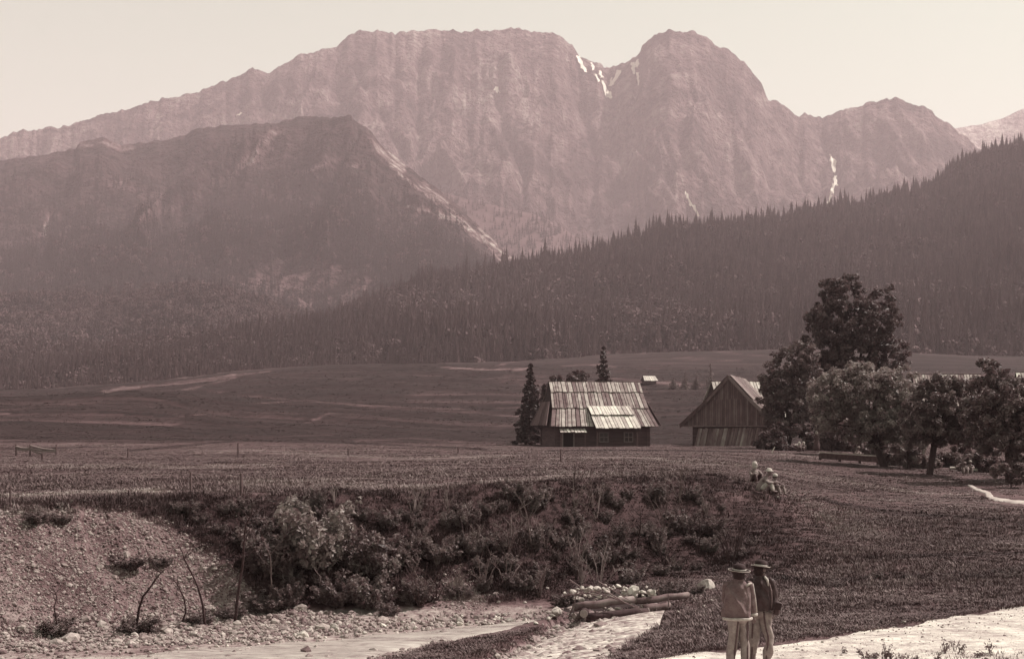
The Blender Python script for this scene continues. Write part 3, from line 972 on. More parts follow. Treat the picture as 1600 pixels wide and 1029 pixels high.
def round_mesh(name, seed):
    """far broadleaved tree, one unit tall"""
    rr = np.random.default_rng(seed)
    mb = MB()
    mb.tube([(0, 0, -0.05), (0.01, 0, 0.45)], [0.025, 0.015], 5)
    V = []; Q = []
    for c in range(16):
        cx, cy = rr.normal(0, 0.15, 2); cz = rr.uniform(0.38, 0.85)
        for k in range(12):
            n = rr.normal(0, 1, 3); n /= np.linalg.norm(n)
            p = np.array([cx, cy, cz]) + n * 0.12
            a = np.cross(n, rr.normal(0, 1, 3)); a /= np.linalg.norm(a) + 1e-6
            b = np.cross(n, a)
            i = len(V)
            V += [tuple(p + a * .06), tuple(p + b * .05), tuple(p - a * .06), tuple(p - b * .05)]
            Q.append((i, i + 1, i + 2, i + 3))
    mb.add(V, Q)
    return mb.mesh(name)

M_spruce = tone_mat("spruce_needles", 0.03, 0.06, 6.0, rand=0.35, bstr=0)
M_spruce_far = tone_mat("far_spruce_needles", 0.009, 0.02, 6.0, rand=0.35, bstr=0)
M_round = tone_mat("far_broadleaf_foliage", 0.035, 0.085, 9.0, rand=0.4, bstr=0)
spr = [spruce_mesh("spruce_piece", 10 + i) for i in range(4)]
spr_low = [spruce_mesh("far_spruce_piece", 40 + i, tiers=5, pts=6, r=0.15) for i in range(3)]
rnd = [round_mesh("broadleaf_piece", 20 + i) for i in range(3)]
for m_ in spr: m_.materials.append(M_spruce)
for m_ in spr_low: m_.materials.append(M_spruce_far)
for m_ in rnd: m_.materials.append(M_round)

def forest(name, Lr, u0, u1, n, t0, t1, dens, frac_round, hgt, label, protos=spr):
    u = rng.uniform(u0, u1, n); t = rng.uniform(t0, t1, n)
    x, y, z = Lr.at(u, t)
    pu, pv = to_px(x, y, z)
    k = rng.uniform(0, 1, n) < dens(pu, pv, x, y, t)
    x, y, z, pu, pv = x[k], y[k], z[k], pu[k], pv[k]
    rd = rng.uniform(0, 1, len(x)) < frac_round(pu, pv, x, y) * (0.35 + 1.3 * smooth(-.1, .3, fbm(x * .02, y * .02, 3, 17)))
    hv = hgt * (1 if name != 'hill_forest' else (0.62 + 0.38 * smooth(480, 760, pu)))
    sc_ = np.where(rd, rng.uniform(0.5, 0.85, len(x)), rng.normal(0.82, 0.24, len(x)).clip(0.35, 1.45)) * hv * (0.95 + 0.45 * fbm(x * .014, y * .014, 3, 71))
    idx = np.where(rd, len(protos) + rng.integers(0, 3, len(x)), rng.integers(0, len(protos), len(x)))
    idx = len(protos) + 2 - idx                       # joined geometry counts from the last link
    o = scatter(name, np.stack([x, y, z - 0.4], 1), sc_, rng.uniform(0, 6.28, len(x)), list(protos) + rnd, label, "forest", idx=idx)
    return o

forest("hill_forest", L_hill, -250, 1900, 62000, 0.02, 0.985,
       lambda pu, pv, x, y, t: np.where(fbm(x * .012, y * .012, 3, 3) > -0.3, 1.0, 0.3) * np.where((pu > 860) & (pu < 1230) & (pv > 545), 0.12, 1.0),
       lambda pu, pv, x, y: 0.10 + 0.3 * (1 - smooth(350, 620, pu)) + 0.7 * np.exp(-((pu - 790) / 260) ** 2 - ((pv - 505) / 48) ** 2) + 0.25 * ((pu > 1300) & (pv > 430) & (noise2(x * .02, y * .004, 8) > .35)), 23.0,
       "dense dark spruce forest covering the hillside behind the cottages")
forest("low_hill_forest", L_low, -250, 720, 15000, 0.05, 0.99,
       lambda pu, pv, x, y, t: 0.9 + 0 * t, lambda pu, pv, x, y: 0.85 + 0 * x, 16.0, "mixed wood on the low rounded hill below the wooded mountain", spr_low)
forest("mountain_forest", L_mid, -300, 900, 42000, 0.03, 0.84,
       lambda pu, pv, x, y, t: (1 - 0.9 * smooth(0.5, 0.8, t + 0.25 * fbm(x * .006, y * .006, 3, 2))) * np.where(inside([(350, 440), (430, 408), (480, 395), (600, 440), (560, 490), (440, 500), (380, 470)], pu, pv), 0.12, 1.0) * np.where(stroke(pu, pv, [(575, 205), (690, 308), (800, 405)], 14) > 0.3, 0.1, 1.0),
       lambda pu, pv, x, y: 0.06 + 0 * x, 22.0, "dark spruce wood climbing the slopes of the middle mountain", spr_low)
forest("shoulder_forest", L_sho, 640, 1200, 5000, 0.1, 0.99, lambda pu, pv, x, y, t: 0.9 + 0 * t, lambda pu, pv, x, y: 0.02 + 0 * x, 22.0, "dark spruce wood on the saddle below the rock wall", spr_low)

# spruces that stand out on the crest of the forest hill, one by one
cu = np.sort(np.concatenate([rng.uniform(530, 1600, 150), rng.uniform(1290, 1600, 45), rng.uniform(820, 1250, 40)]))
for i, u in enumerate(cu):
    x, y, z = L_hill.at(np.array([u]), np.array([random.uniform(0.965, 1.0)]))
    h = random.choice([12, 15, 17, 19, 21, 25]) * random.uniform(0.85, 1.1) * (0.8 if u < 800 else 1.0)
    o = mobj("spruce_tree", spr[i % 4], None, None, (x[0], y[0], z[0] - 0.5), random.uniform(0, 6.28), (h * 1.2, h * 1.2, h))
    tag(o, "dark pointed spruce standing up on the crest line of the forest hill", "tree", "spruces along the forest crest")
# ================================================================== COTTAGES
def board_mat(name, lo, hi, rand):
    return tone_mat(name, lo, hi, 2.2, 5, 0.85, (1, 1, 0.35), rand, 0.4, 0.02, "Object")
M_board = board_mat("weathered_roof_board", 0.1, 0.34, 0.6)
M_board_new = board_mat("bleached_roof_board", 0.3, 0.55, 0.35)
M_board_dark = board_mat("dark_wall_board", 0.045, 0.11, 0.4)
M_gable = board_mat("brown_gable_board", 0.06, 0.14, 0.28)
M_deck = tone_mat("dark_roof_underside", 0.015, 0.03, 3.0)
M_log = tone_mat("old_log_wall", 0.035, 0.085, 2.0, stretch=(0.3, 0.3, 3.0))
M_dark = tone_mat("dark_opening", 0.008, 0.014, 2.0, bstr=0)
M_frame = tone_mat("window_frame_wood", 0.12, 0.2, 6.0)
M_pane = tone_mat("dusty_window_glass", 0.02, 0.04, 2.0, rough=0.15, bstr=0, spec=0.5)
M_beam = tone_mat("eave_timber", 0.05, 0.09, 4.0)

def lerp(a, b, t):
    return a + (b - a) * t

def boards(q, n, mat, parent, thick=0.05, name="board", gap=0.2, jit=0.06, wvar=0.45, cover=0.0):
    """q: top-left, top-right, bottom-right, bottom-left seen from outside; n boards side by side, each its own mesh"""
    TL, TR, BR, BL = [Vector(p) for p in q]
    nrm = (BL - TL).cross(TR - TL).normalized()
    ws = [random.uniform(1 - wvar, 1 + wvar) for _ in range(n)]
    tot = sum(ws); a = 0.0
    for i in range(n):
        b = a + ws[i] / tot
        g = gap * (b - a)
        a2, b2 = a + g * 0.5, b - g * 0.5
        j = random.uniform(-jit, jit)
        lift = nrm * random.uniform(0, 0.035)
        down = (BL - TL).normalized() * j
        p = [lerp(TL, TR, a2), lerp(TL, TR, b2), lerp(BL, BR, b2) + down, lerp(BL, BR, a2) + down * random.uniform(0.7, 1.2)]
        p = [v + lift for v in p]
        p[2] += nrm * 0.03; p[3] += nrm * 0.03
        mb = MB(); mb.slab([p[0], p[3], p[2], p[1]], thick)
        mb.build(name, mat, parent)
        a = b

def long_cottage(name, label, cx, cy, base, rot, lr, zr, ze, fl, hw, mats, nb=(30, 30, 30), porch=True, awning=True, cat="cottage", ends=14):
    """highland cottage with its long side to the viewer; lr half ridge, hw half depth at the eaves, fl flare of the eaves"""
    root = empty(name, (cx, cy, base), rot)
    tag(root, label, cat)
    zr -= base; ze -= base
    def fx(f):
        return lr + fl * np.interp(f, [0, 0.22, 0.59, 1.0], [0, 0.02, 0.22, 1.0])
    def P(sx, f, out=0.0, side=-1):
        return Vector((sx * float(fx(f)), side * hw * f, lerp(zr, ze, f))) + Vector((0, side * out * 0.7, out * 0.7))
    # walls of squared logs
    wx, wy, wh = lr - 0.15, hw - 0.75, ze + 0.35
    mb = MB(); k = 0; z = -0.6
    while z < wh - 0.05:
        t = 0.34
        for sgn in (-1, 1):
            mb.box((0, sgn * wy, z + t / 2), (2 * wx + 0.5, 0.26, t - 0.025))
            mb.box((sgn * wx, 0, z + t / 2 + 0.09), (0.26, 2 * wy + 0.4, t - 0.03))
        z += t
    mb.box((0, 0, wh / 2), (2 * wx - 0.1, 2 * wy - 0.1, wh))
    mb.build("wall", M_log, root)
    # roof body below the boards
    mb = MB()
    fr = [0, 0.22, 0.59, 1.0]
    ring = []
    V = []
    for side in (-1, 1):
        for f in fr:
            for sx in (-1, 1):
                V.append(P(sx, f, -0.05, side))
    def vi(side, fi, sx):
        return (0 if side < 0 else 8) + fi * 2 + (0 if sx < 0 else 1)
    Fs = []
    for side in (-1, 1):
        for i in range(3):
            Fs.append((vi(side, i, -1), vi(side, i, 1), vi(side, i + 1, 1), vi(side, i + 1, -1)))
    for sx in (-1, 1):
        for i in range(3):
            Fs.append((vi(-1, i, sx), vi(-1, i + 1, sx), vi(1, i + 1, sx), vi(1, i, sx)))
    Fs.append((vi(-1, 3, -1), vi(-1, 3, 1), vi(1, 3, 1), vi(1, 3, -1)))
    mb.add(V, Fs)
    roof = mb.build("roof", M_deck, root)
    # courses of boards on the near slope
    for c in range(3):
        f0, f1 = fr[c], fr[c + 1]
        boards([P(-1, f0, 0.10), P(1, f0, 0.10), P(1, min(1.03, f1 + 0.03), 0.17), P(-1, min(1.03, f1 + 0.03), 0.17)], nb[c], mats[0], roof)
    # far slope
    boards([P(1, 0, 0.05, 1), P(-1, 0, 0.05, 1), P(-1, 1, 0.1, 1), P(1, 1, 0.1, 1)], 12, mats[0], roof)
    # end skirts and gable boards
    for sx in (-1, 1):
        A = P(sx, 0.45, 0.02, -sx * 1.0 if False else (1 if sx < 0 else -1)); B = P(sx, 0.45, 0.02, (-1 if sx < 0 else 1))
        C = P(sx, 1.0, 0.05, (-1 if sx < 0 else 1)); D = P(sx, 1.0, 0.05, (1 if sx < 0 else -1))
        o = Vector((sx * 0.12, 0, 0.05))
        boards([A + o, B + o, C + o * 2, D + o * 2], ends, M_board_dark, roof)
    mb = MB()
    mb.box((0, 0, zr + 0.12), (2 * lr + 0.1, 0.3, 0.07))
    mb.build("ridge_board", M_board_dark, roof)
    # eave beam
    mb = MB(); mb.box((0, -wy - 0.2, ze + 0.12), (2 * lr + 0.8, 0.18, 0.2)); mb.build("eave_beam", M_beam, root)
    # windows and door
    yf = -wy - 0.14
    for x in (lr * 0.02, lr * 0.55):
        w = MB(); w.box((x, yf - 0.02, 0.95), (0.95, 0.10, 1.0)); fr_ = w.build("window", M_frame, root)
        for dx in (-0.21, 0.21):
            for dz in (-0.22, 0.22):
                MB().box((x + dx, yf - 0.075, 0.95 + dz), (0.33, 0.02, 0.36)).build("pane", M_pane, fr_)
    dr = MB().box((-lr * 0.74, yf - 0.02, 0.85), (1.0, 0.08, 1.9)).build("door", M_dark, root)
    MB().box((-lr * 0.74 - 0.57, yf - 0.03, 0.85), (0.13, 0.12, 2.0)).build("door_post", M_frame, root)
    MB().box((-lr * 0.74 + 0.57, yf - 0.03, 0.85), (0.13, 0.12, 2.0)).build("door_post", M_frame, root)
    if porch:
        TL, TR = Vector((-1.35, -0.60 * hw, lerp(zr, ze, 0.6))), Vector((3.0, -0.60 * hw, lerp(zr, ze, 0.6)))
        BL, BR = Vector((-1.15, -hw - 1.15, ze - 0.42)), Vector((3.4, -hw - 1.15, ze - 0.42))
        up = Vector((0, -0.16, 0.22))
        pr = MB(); pr.slab([TL + up * .6, BL + up * .6, BR + up * .6, TR + up * .6], 0.06); pr = pr.build("porch_roof", M_deck, root)
        M1 = lerp(TL, BL, 0.44); M2 = lerp(TR, BR, 0.44)
        boards([lerp(TL, BL, 0.42) + up * 1.05, lerp(TR, BR, 0.42) + up * 1.05, BR + up * 1.05, BL + up * 1.05], 13, mats[1], pr, gap=0.16)
        boards([TL + up * 1.1, TR + up * 1.1, M2 + up * 1.55, M1 + up * 1.55], 13, mats[1], pr, gap=0.16)
        for x in (-0.9, 3.1):
            MB().box((x, -hw - 0.9, (ze - 0.5) / 2 - 0.2), (0.16, 0.16, ze - 0.1)).build("porch_post", M_beam, root)
    if awning:
        aw = MB(); aw.slab([(-4.5, -hw + 0.25, ze - 0.28), (-4.55, -hw - 0.55, ze - 0.62), (-1.85, -hw - 0.55, ze - 0.62), (-1.9, -hw + 0.25, ze - 0.28)], 0.03); aw = aw.build("door_awning", M_deck, root)
        boards([(-4.5, -hw + 0.25, ze - 0.22), (-1.9, -hw + 0.25, ze - 0.22), (-1.85, -hw - 0.6, ze - 0.60), (-4.55, -hw - 0.6, ze - 0.60)], 8, mats[1], aw, jit=0.12)
        for x in (-4.4, -2.0):
            MB().box((x, -hw - 0.4, (ze - 0.7) / 2 - 0.2), (0.12, 0.12, ze - 0.3)).build("awning_post", M_beam, root)
    return root

bz = gz(8.3, 146.5) - 0.05
long_cottage("wooden_cottage", "shingled wooden cottage with long plank roof and paler porch roof standing alone in the meadow", 8.3, 150.0, bz, R(10), 4.72, 8.55, 4.12, 0.75, 4.3, (M_board, M_board_new))
c = W(1158, 600, 171)
long_cottage("wooden_cottage", "pale roofed cottage half hidden behind the gable of the brown barn", c.x, 171, gz(c.x, 171), R(9), 3.6, 9.25, 4.6, 0.9, 4.2, (M_board_new, M_board_new), nb=(20, 20, 20), porch=False, awning=False, ends=8)
c = W(1478, 600, 185)
long_cottage("wooden_cottage", "long low cottage whose light roof ridge shows above the orchard trees", c.x, 185, gz(c.x, 185), R(-4), 4.2, 10.6, 6.0, 0.8, 4.0, (M_board, M_board), nb=(28, 26, 26), porch=False, awning=False, ends=6)
c = W(1650, 600, 170)
long_cottage("wooden_cottage", "light roof corner at the picture edge behind the last orchard tree", c.x, 170, gz(c.x, 170), R(-8), 4.5, 10.3, 5.6, 0.8, 4.0, (M_board_new, M_board), nb=(18, 18, 18), porch=False, awning=False, ends=6)

# tiny hut far up the meadow
hp = ground_hit(1014, 601)[0]
hut = empty("hay_hut", hp, R(14))
tag(hut, "tiny hay hut with a pale roof far off between the two cottages", "hut")
kx = hp.y / F
w_, h_ = 11 * kx, 11.5 * kx
MB().box((0, 0, h_ * 0.2), (w_ * 1.7, w_ * 1.4, h_ * 0.5)).build("wall", M_log, hut)
mb = MB(); mb.add([(-w_, -w_, h_ * 0.35), (w_, -w_, h_ * 0.35), (w_ * .9, 0, h_), (-w_ * .9, 0, h_), (-w_, w_, h_ * .35), (w_, w_, h_ * .35)], [(0, 1, 2, 3), (3, 2, 5, 4), (0, 3, 4), (1, 5, 2), (0, 4, 5, 1)])
hr = mb.build("roof", M_deck, hut)
boards([(-w_ * .9, -0.05, h_ + 0.05), (w_ * .9, -0.05, h_ + 0.05), (w_ * 1.05, -w_ * 1.05, h_ * 0.33), (-w_ * 1.05, -w_ * 1.05, h_ * 0.33)], 8, M_board_new, hr, thick=0.04)

# barn with its gable to the viewer
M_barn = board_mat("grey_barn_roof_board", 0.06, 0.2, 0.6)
def gable_barn():
    ap = W(1139, 588, 147.0)
    base = gz(ap.x, 148) - 0.05
    root = empty("gabled_barn", (ap.x, 147.0, base), R(-16))
    tag(root, "brown timber barn turning its tall boarded gable to the viewer", "barn")
    zr = ap.z - base; ze = 4.3 - base; hwid = 4.75; dep = 12.0
    def prof(f, sx, y):     # slope point: f 0 ridge .. 1 eave, slight flare
        return Vector((sx * hwid * (f ** 1.06), y, lerp(zr, ze, f ** 0.96)))
    mb = MB()
    V = []; fr = [0, 0.47, 1.0]
    for y in (0.0, dep):
        V += [prof(0, 1, y) - Vector((0, 0, .1))] + [prof(f, s_, y) - Vector((0, 0, .1)) for s_ in (-1, 1) for f in fr[1:]]
    # order: 0 apex, 1 left mid, 2 left eave, 3 right mid, 4 right eave
    Fs = [(0, 1, 2, 4, 3), (5, 8, 9, 7, 6), (0, 5, 6, 1), (1, 6, 7, 2), (5, 0, 3, 8), (8, 3, 4, 9), (2, 7, 9, 4)]
    mb.add(V, Fs)
    roof = mb.build("roof", M_deck, root)
    o = 0.08
    for sx in (-1, 1):
        for (f0, f1) in ((0, 0.5), (0.47, 1.02)):
            up = Vector((sx * 0.06, 0, 0.08 + (0.05 if f0 == 0 else 0)))
            a, b = prof(f0, sx, -0.35) + up, prof(f0, sx, dep + .3) + up
            c_, d_ = prof(f1, sx, dep + .3) + up, prof(f1, sx, -0.35) + up
            q = [a, b, c_, d_] if sx > 0 else [b, a, d_, c_]
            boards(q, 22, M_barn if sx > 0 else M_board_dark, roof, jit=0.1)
    # verge boards
    for sx in (-1, 1):
        for (f0, f1) in ((0, 0.48), (0.46, 1.02)):
            a, b = prof(f0, sx, -0.42), prof(f1, sx, -0.42)
            mb = MB(); dn = Vector((0, 0, -0.26))
            mb.slab([a + dn, b + dn, b + Vector((0, 0, .12)), a + Vector((0, 0, .12))] if sx < 0 else [b + dn, a + dn, a + Vector((0, 0, .12)), b + Vector((0, 0, .12))], 0.07)
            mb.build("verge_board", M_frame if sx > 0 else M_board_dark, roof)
    # gable: two tiers of upright boards
    gb = MB(); gb.add([(-hwid * .96, 0.06, ze), (hwid * .96, 0.06, ze), (0, 0.06, zr - .15), (-hwid * .96, 0.2, ze), (hwid * .96, 0.2, ze), (0, 0.2, zr - .15)], [(0, 1, 2), (5, 4, 3), (0, 3, 4, 1), (1, 4, 5, 2), (2, 5, 3, 0)])
    gable = gb.build("gable", M_deck, root)
    zs = lerp(zr, ze, 0.45)
    def half_at(z):
        return hwid * 0.97 * max(0.0, (zr - 0.12 - z) / (zr - ze))
    for (zb, zt, n, yy) in ((zs - 0.08, zr, 22, -0.06), (ze - 0.05, zs, 42, 0.0)):
        hb = half_at(zb)
        for i in range(n):
            x0 = lerp(-hb, hb, i / n); x1 = lerp(-hb, hb, (i + 1) / n) - 0.03
            def top(x):
                return min(zt, zr - 0.14 - abs(x) * (zr - ze) / (hwid * 0.97))
            t0, t1 = top(x0), top(x1)
            if max(t0, t1) - zb < 0.1:
                continue
            y = yy + random.uniform(-0.03, 0.0)
            mb = MB(); mb.slab([(x0, y, zb + random.uniform(-.05, .05)), (x1, y, zb + random.uniform(-.05, .05)), (x1, y, max(t1, zb + 0.02)), (x0, y, max(t0, zb + 0.02))], 0.035)
            mb.build("gable_board", M_gable, gable)
    MB().box((0, -0.12, ze - 0.1), (2 * hwid * 0.97, 0.34, 0.14)).build("tie_beam", M_gable, root)
    # walls, and leaning boards against the front
    mb = MB(); mb.box((0, dep / 2 + 0.2, ze / 2 - 0.25), (2 * hwid - 2.1, dep - 0.6, ze + 0.5)); mb.build("wall", M_log, root)
    n = 30
    for i in range(n):
        xb0 = lerp(-3.35, 3.0, i / n); w = 6.1 / n * 0.94
        lean = 0.35 + random.uniform(-0.05, 0.05)
        zt = ze - 0.25 - random.uniform(0, .15)
        mb = MB(); y0 = -0.5 + random.uniform(-.04, .04)
        mb.slab([(xb0, y0 - 0.25, -0.12), (xb0 + w, y0 - 0.25, -0.12), (xb0 + w + lean, y0 + 0.3, zt), (xb0 + lean, y0 + 0.3, zt)], 0.04)
        mb.build("leaning_board", M_barn if random.random() < 0.6 else M_gable, root)
    return root
gable_barn()
M_white = tone_mat("pale_lime_stone", 0.45, 0.75, 3.0)

# ================================================================== TREES, BUSHES AND PLANTS
def leaf_cloud(name, centers, radii, n, size, seed, squash=1.0, droop=0.0):
    r = np.random.default_rng(seed)
    C = np.asarray(centers, float); Rr = np.asarray(radii, float)
    p = Rr ** 2 / np.sum(Rr ** 2)
    ci = r.choice(len(C), n, p=p)
    nrm = r.normal(0, 1, (n, 3)); nrm /= np.linalg.norm(nrm, axis=1)[:, None]
    rad = Rr[ci] * r.uniform(0.35, 1.0, n) ** 0.6
    pos = C[ci] + nrm * rad[:, None] * np.array([1, 1, squash])
    pos[:, 2] -= droop * np.linalg.norm(pos[:, :2] - C[ci][:, :2], axis=1) ** 1.3
    f = nrm * 0.55 + r.normal(0, 0.6, (n, 3)) + np.array([0, 0, 0.35])
    f /= np.linalg.norm(f, axis=1)[:, None]
    a = np.cross(f, r.normal(0, 1, (n, 3))); a /= np.linalg.norm(a, axis=1)[:, None] + 1e-9
    b = np.cross(f, a)
    s = size * np.exp(r.normal(0, 0.38, n))
    la = a * (s * 0.62)[:, None]; lb = b * (s * 0.36)[:, None]
    fold = f * (s * 0.12)[:, None]
    V = np.stack([pos + la, pos + lb + fold, pos - la, pos - lb + fold], 1).reshape(-1, 3)
    Q = np.arange(n * 4).reshape(-1, 4)
    me = mesh_np(name, V, Q, False)
    ct = r.uniform(0.25, 0.75, len(C))
    tone = np.clip(ct[ci] + r.uniform(-0.28, 0.28, n), 0, 1)
    attr(me, "tone", np.repeat(tone, 4))
    return me

M_leaf_dark = leaf_mat("dark_ash_leaves", 0.03, 0.11)
M_leaf_mid = leaf_mat("orchard_leaves", 0.05, 0.2)
M_leaf_pale = leaf_mat("pale_willow_leaves", 0.08, 0.32, 0.35)
M_leaf_bush = leaf_mat("bush_leaves", 0.035, 0.21, 0.35)
M_leaf_silver = leaf_mat("silvery_bush_leaves", 0.08, 0.34)
M_needle = leaf_mat("needles", 0.02, 0.065, 0.15)
M_bark = tone_mat("dark_bark", 0.02, 0.05, 8.0, stretch=(2, 2, 0.4), bdist=0.03)
M_bark_pale = tone_mat("pale_bark", 0.09, 0.2, 8.0, stretch=(2, 2, 0.4), bdist=0.02)

def fill_blobs(blobs, d, spacing, r, depth):
    """sub-clumps spread through ellipses given in pixels (px, py, rx, ry) at distance d"""
    k = d / F
    out = []
    for (px, py, rx, ry) in blobs:
        vol = (rx * k) * (ry * k) * depth
        n = max(4, int(vol / spacing ** 3 * 2.2))
        for _ in range(n):
            v = r.normal(0, 1, 3); v /= np.linalg.norm(v)
            q = r.uniform(0.2, 1.0) ** 0.5 * (1.0 if r.uniform() > 0.2 else r.uniform(1.0, 1.28))
            out.append(((px - 800) * k + v[0] * q * rx * k, d + v[1] * q * depth, HC + (YH - py) * k + v[2] * q * ry * k))
    return np.array(out)

def tree(name, label, bpx, bd, blobs, nleaf, leaf, mat, trunk_r, seed, spacing=0.9, depth=2.5, d=None, clump=0.6, stems=1, droop=0.0, bark=None, bend=0.0, cat="tree"):
    r = np.random.default_rng(seed); rr = random.Random(seed)
    base = on_ground(bpx, bd, -0.12)
    d = d or bd
    root = empty(name, base)
    tag(root, label, cat)
    C = fill_blobs(blobs, d, spacing, r, depth) - np.array(base)
    C = C[C[:, 2] > (0.5 if cat == "tree" else 0.05)]
    me = leaf_cloud("foliage", C, r.uniform(0.6, 1.25, len(C)) * clump, nleaf, leaf, seed, 0.8, droop)
    mobj("crown", me, mat, root)
    mb = MB()
    top = C[:, 2].max()
    cen = C.mean(0)
    for s_ in range(stems):
        ax = rr.uniform(-0.3, 0.3) * s_; ay = rr.uniform(-.3, .3) * s_
        fork = Vector((cen[0] * 0.35 + ax + bend, cen[1] * 0.35 + ay, C[:, 2].min() * 0.6 + top * 0.14))
        mb.tube([(ax * .5, ay * .5, -0.1), (ax * .6, ay * .6, 0.15), (fork.x * 0.5 + ax * .3, fork.y * 0.5, fork.z * 0.55), fork], [trunk_r * 1.5, trunk_r * 1.1, trunk_r, trunk_r * 0.85], 10)
        for _ in range(9):
            t = C[rr.randrange(len(C))]
            m_ = fork.lerp(Vector(t), 0.5) + Vector((rr.uniform(-.3, .3), rr.uniform(-.3, .3), rr.uniform(0.1, .5)))
            mb.tube([fork - Vector((0, 0, 0.15)), fork.lerp(m_, .5) + Vector((0, 0, .1)), m_, t], [trunk_r * 0.6, trunk_r * 0.42, trunk_r * 0.28, 0.02], 6)
    mb.build("trunk", bark or M_bark, root, True)
    return root

tree("ash_tree", "tall dark broadleaved tree towering over the orchard", 1328, 132, [(1322, 462, 36, 34), (1300, 505, 40, 42), (1365, 500, 40, 48), (1335, 545, 66, 38), (1290, 548, 40, 40), (1392, 555, 28, 30), (1280, 495, 16, 22), (1335, 600, 60, 46), (1385, 470, 8, 18), (1292, 445, 10, 14)],
     56000, 0.17, M_leaf_dark, 0.42, 101, 0.8, 3.4, clump=0.42)
tree("ash_tree", "dark leafy tree pressed against the brown barn", 1226, 128, [(1245, 560, 34, 36), (1225, 600, 36, 42), (1262, 610, 34, 46), (1235, 645, 42, 40), (1205, 620, 20, 34), (1215, 672, 26, 22), (1262, 665, 30, 24)],
     34000, 0.16, M_leaf_mid, 0.16, 102, 0.7, 2.6, clump=0.38, stems=3)
tree("willow_tree", "pale drooping willow in front of the tall dark tree", 1381, 86, [(1345, 590, 60, 24), (1300, 620, 36, 34), (1350, 630, 60, 44), (1405, 605, 34, 34), (1410, 650, 32, 46), (1365, 668, 44, 30), (1290, 650, 22, 26), (1420, 690, 22, 26)],
     44000, 0.115, M_leaf_pale, 0.2, 103, 0.5, 2.2, clump=0.29, droop=0.5, bend=-0.2)
tree("orchard_tree", "slender dark trunked orchard tree standing behind the plank rail", 1344, 104, [(1330, 640, 40, 26), (1370, 650, 30, 30), (1300, 660, 30, 24)], 7000, 0.2, M_leaf_mid, 0.13, 104, 0.7, 2.0, clump=0.4)
tree("orchard_tree", "round leafy fruit tree on a short dark trunk beside the willow", 1452, 77, [(1450, 625, 34, 34), (1490, 625, 34, 34), (1470, 660, 46, 34), (1430, 668, 22, 34), (1505, 665, 26, 36), (1465, 600, 30, 16)],
     36000, 0.10, M_leaf_mid, 0.14, 105, 0.44, 1.8, clump=0.24, stems=2)
tree("orchard_tree", "dark fruit tree with a pointed top near the picture edge", 1577, 70, [(1548, 600, 26, 30), (1575, 625, 36, 36), (1540, 650, 34, 40), (1590, 670, 32, 40), (1545, 575, 12, 14), (1560, 690, 30, 24), (1615, 640, 30, 46)],
     36000, 0.10, M_leaf_mid, 0.17, 106, 0.42, 1.7, clump=0.24)
tree("orchard_tree", "shady tree closing the gap behind the two fruit trees", 1512, 96, [(1515, 625, 30, 34), (1500, 670, 34, 32), (1540, 665, 30, 34)], 9000, 0.2, M_leaf_dark, 0.14, 107, 0.7, 1.8, clump=0.42)
tree("orchard_tree", "large leafy tree cut off by the picture edge", 1660, 74, [(1640, 610, 40, 44), (1660, 660, 50, 50), (1625, 690, 26, 36), (1605, 600, 22, 20)], 12000, 0.17, M_leaf_mid, 0.2, 108, 0.55, 2.0, clump=0.36)
tree("shrub", "low round shrub beneath the willow beside the plank rail", 1418, 84, [(1412, 702, 22, 16), (1435, 708, 16, 14)], 3500, 0.13, M_leaf_mid, 0.04, 109, 0.4, 0.8, clump=0.28, cat="shrub")
tree("shrub", "dark shrub filling the shade under the tall tree", 1300, 118, [(1300, 682, 24, 14), (1275, 686, 18, 12), (1325, 686, 18, 12)], 5000, 0.16, M_leaf_dark, 0.04, 110, 0.5, 1.0, clump=0.35, cat="shrub")
tree("shrub", "weedy bush at the foot of the edge tree", 1580, 66, [(1560, 735, 22, 12), (1595, 740, 20, 14)], 4000, 0.1, M_leaf_mid, 0.03, 111, 0.35, 0.7, clump=0.22, cat="shrub")
tree("shrub", "round dark bush rising behind the ridge of the lone cottage", 905, 178, [(905, 592, 20, 12), (895, 600, 22, 14), (915, 600, 18, 14), (903, 620, 22, 26), (903, 650, 20, 26)], 5000, 0.28, M_leaf_dark, 0.16, 112, 0.8, 1.8, clump=0.5, cat="tree")
tree("shrub", "small dark treetop behind the left end of the cottage ridge", 868, 185, [(868, 592, 9, 7), (868, 620, 16, 28), (868, 655, 14, 24)], 2600, 0.28, M_leaf_dark, 0.12, 113, 0.8, 1.4, clump=0.45, cat="tree")

def spruce(name, label, bpx, bd, top, wpx, seed, n=8000, mat=None):
    """conifer with tiers of drooping needle sprays"""
    rr = random.Random(seed); r = np.random.default_rng(seed)
    base = on_ground(bpx, bd, -0.1)
    root = empty(name, base); tag(root, label, "tree")
    h = W(bpx, top, bd).z - base.z; wr = wpx * bd / F
    mb = MB(); mb.tube([(0, 0, -0.1), (0, 0, h * .5), (0, 0, h * 0.98)], [0.2, 0.12, 0.02], 7); mb.build("trunk", M_bark, root)
    C = []; rad = []
    z = h * 0.1
    while z < h * 0.98:
        f = z / h
        rr_ = wr * (1 - f) ** 0.9 * rr.uniform(0.8, 1.15) + 0.04
        nb = max(5, int(rr_ * 8))
        a0 = rr.uniform(0, 6)
        for j in range(nb):
            an = a0 + 6.283 * j / nb + rr.uniform(-.2, .2)
            L_ = rr_ * rr.uniform(0.6, 1.15)
            for q in (0.3, 0.6, 0.9):
                C.append((L_ * q * math.cos(an), L_ * q * math.sin(an), z - 0.25 * L_ * q * q + rr.uniform(-.1, .1))); rad.append((0.26 + 0.1 * (q < 0.5)) * (0.3 + 0.9 * (1 - f)))
        z += h * 0.045
    me = leaf_cloud("needles", C, rad, n, 0.24, seed, 0.6)
    mobj("crown", me, mat or M_needle, root)
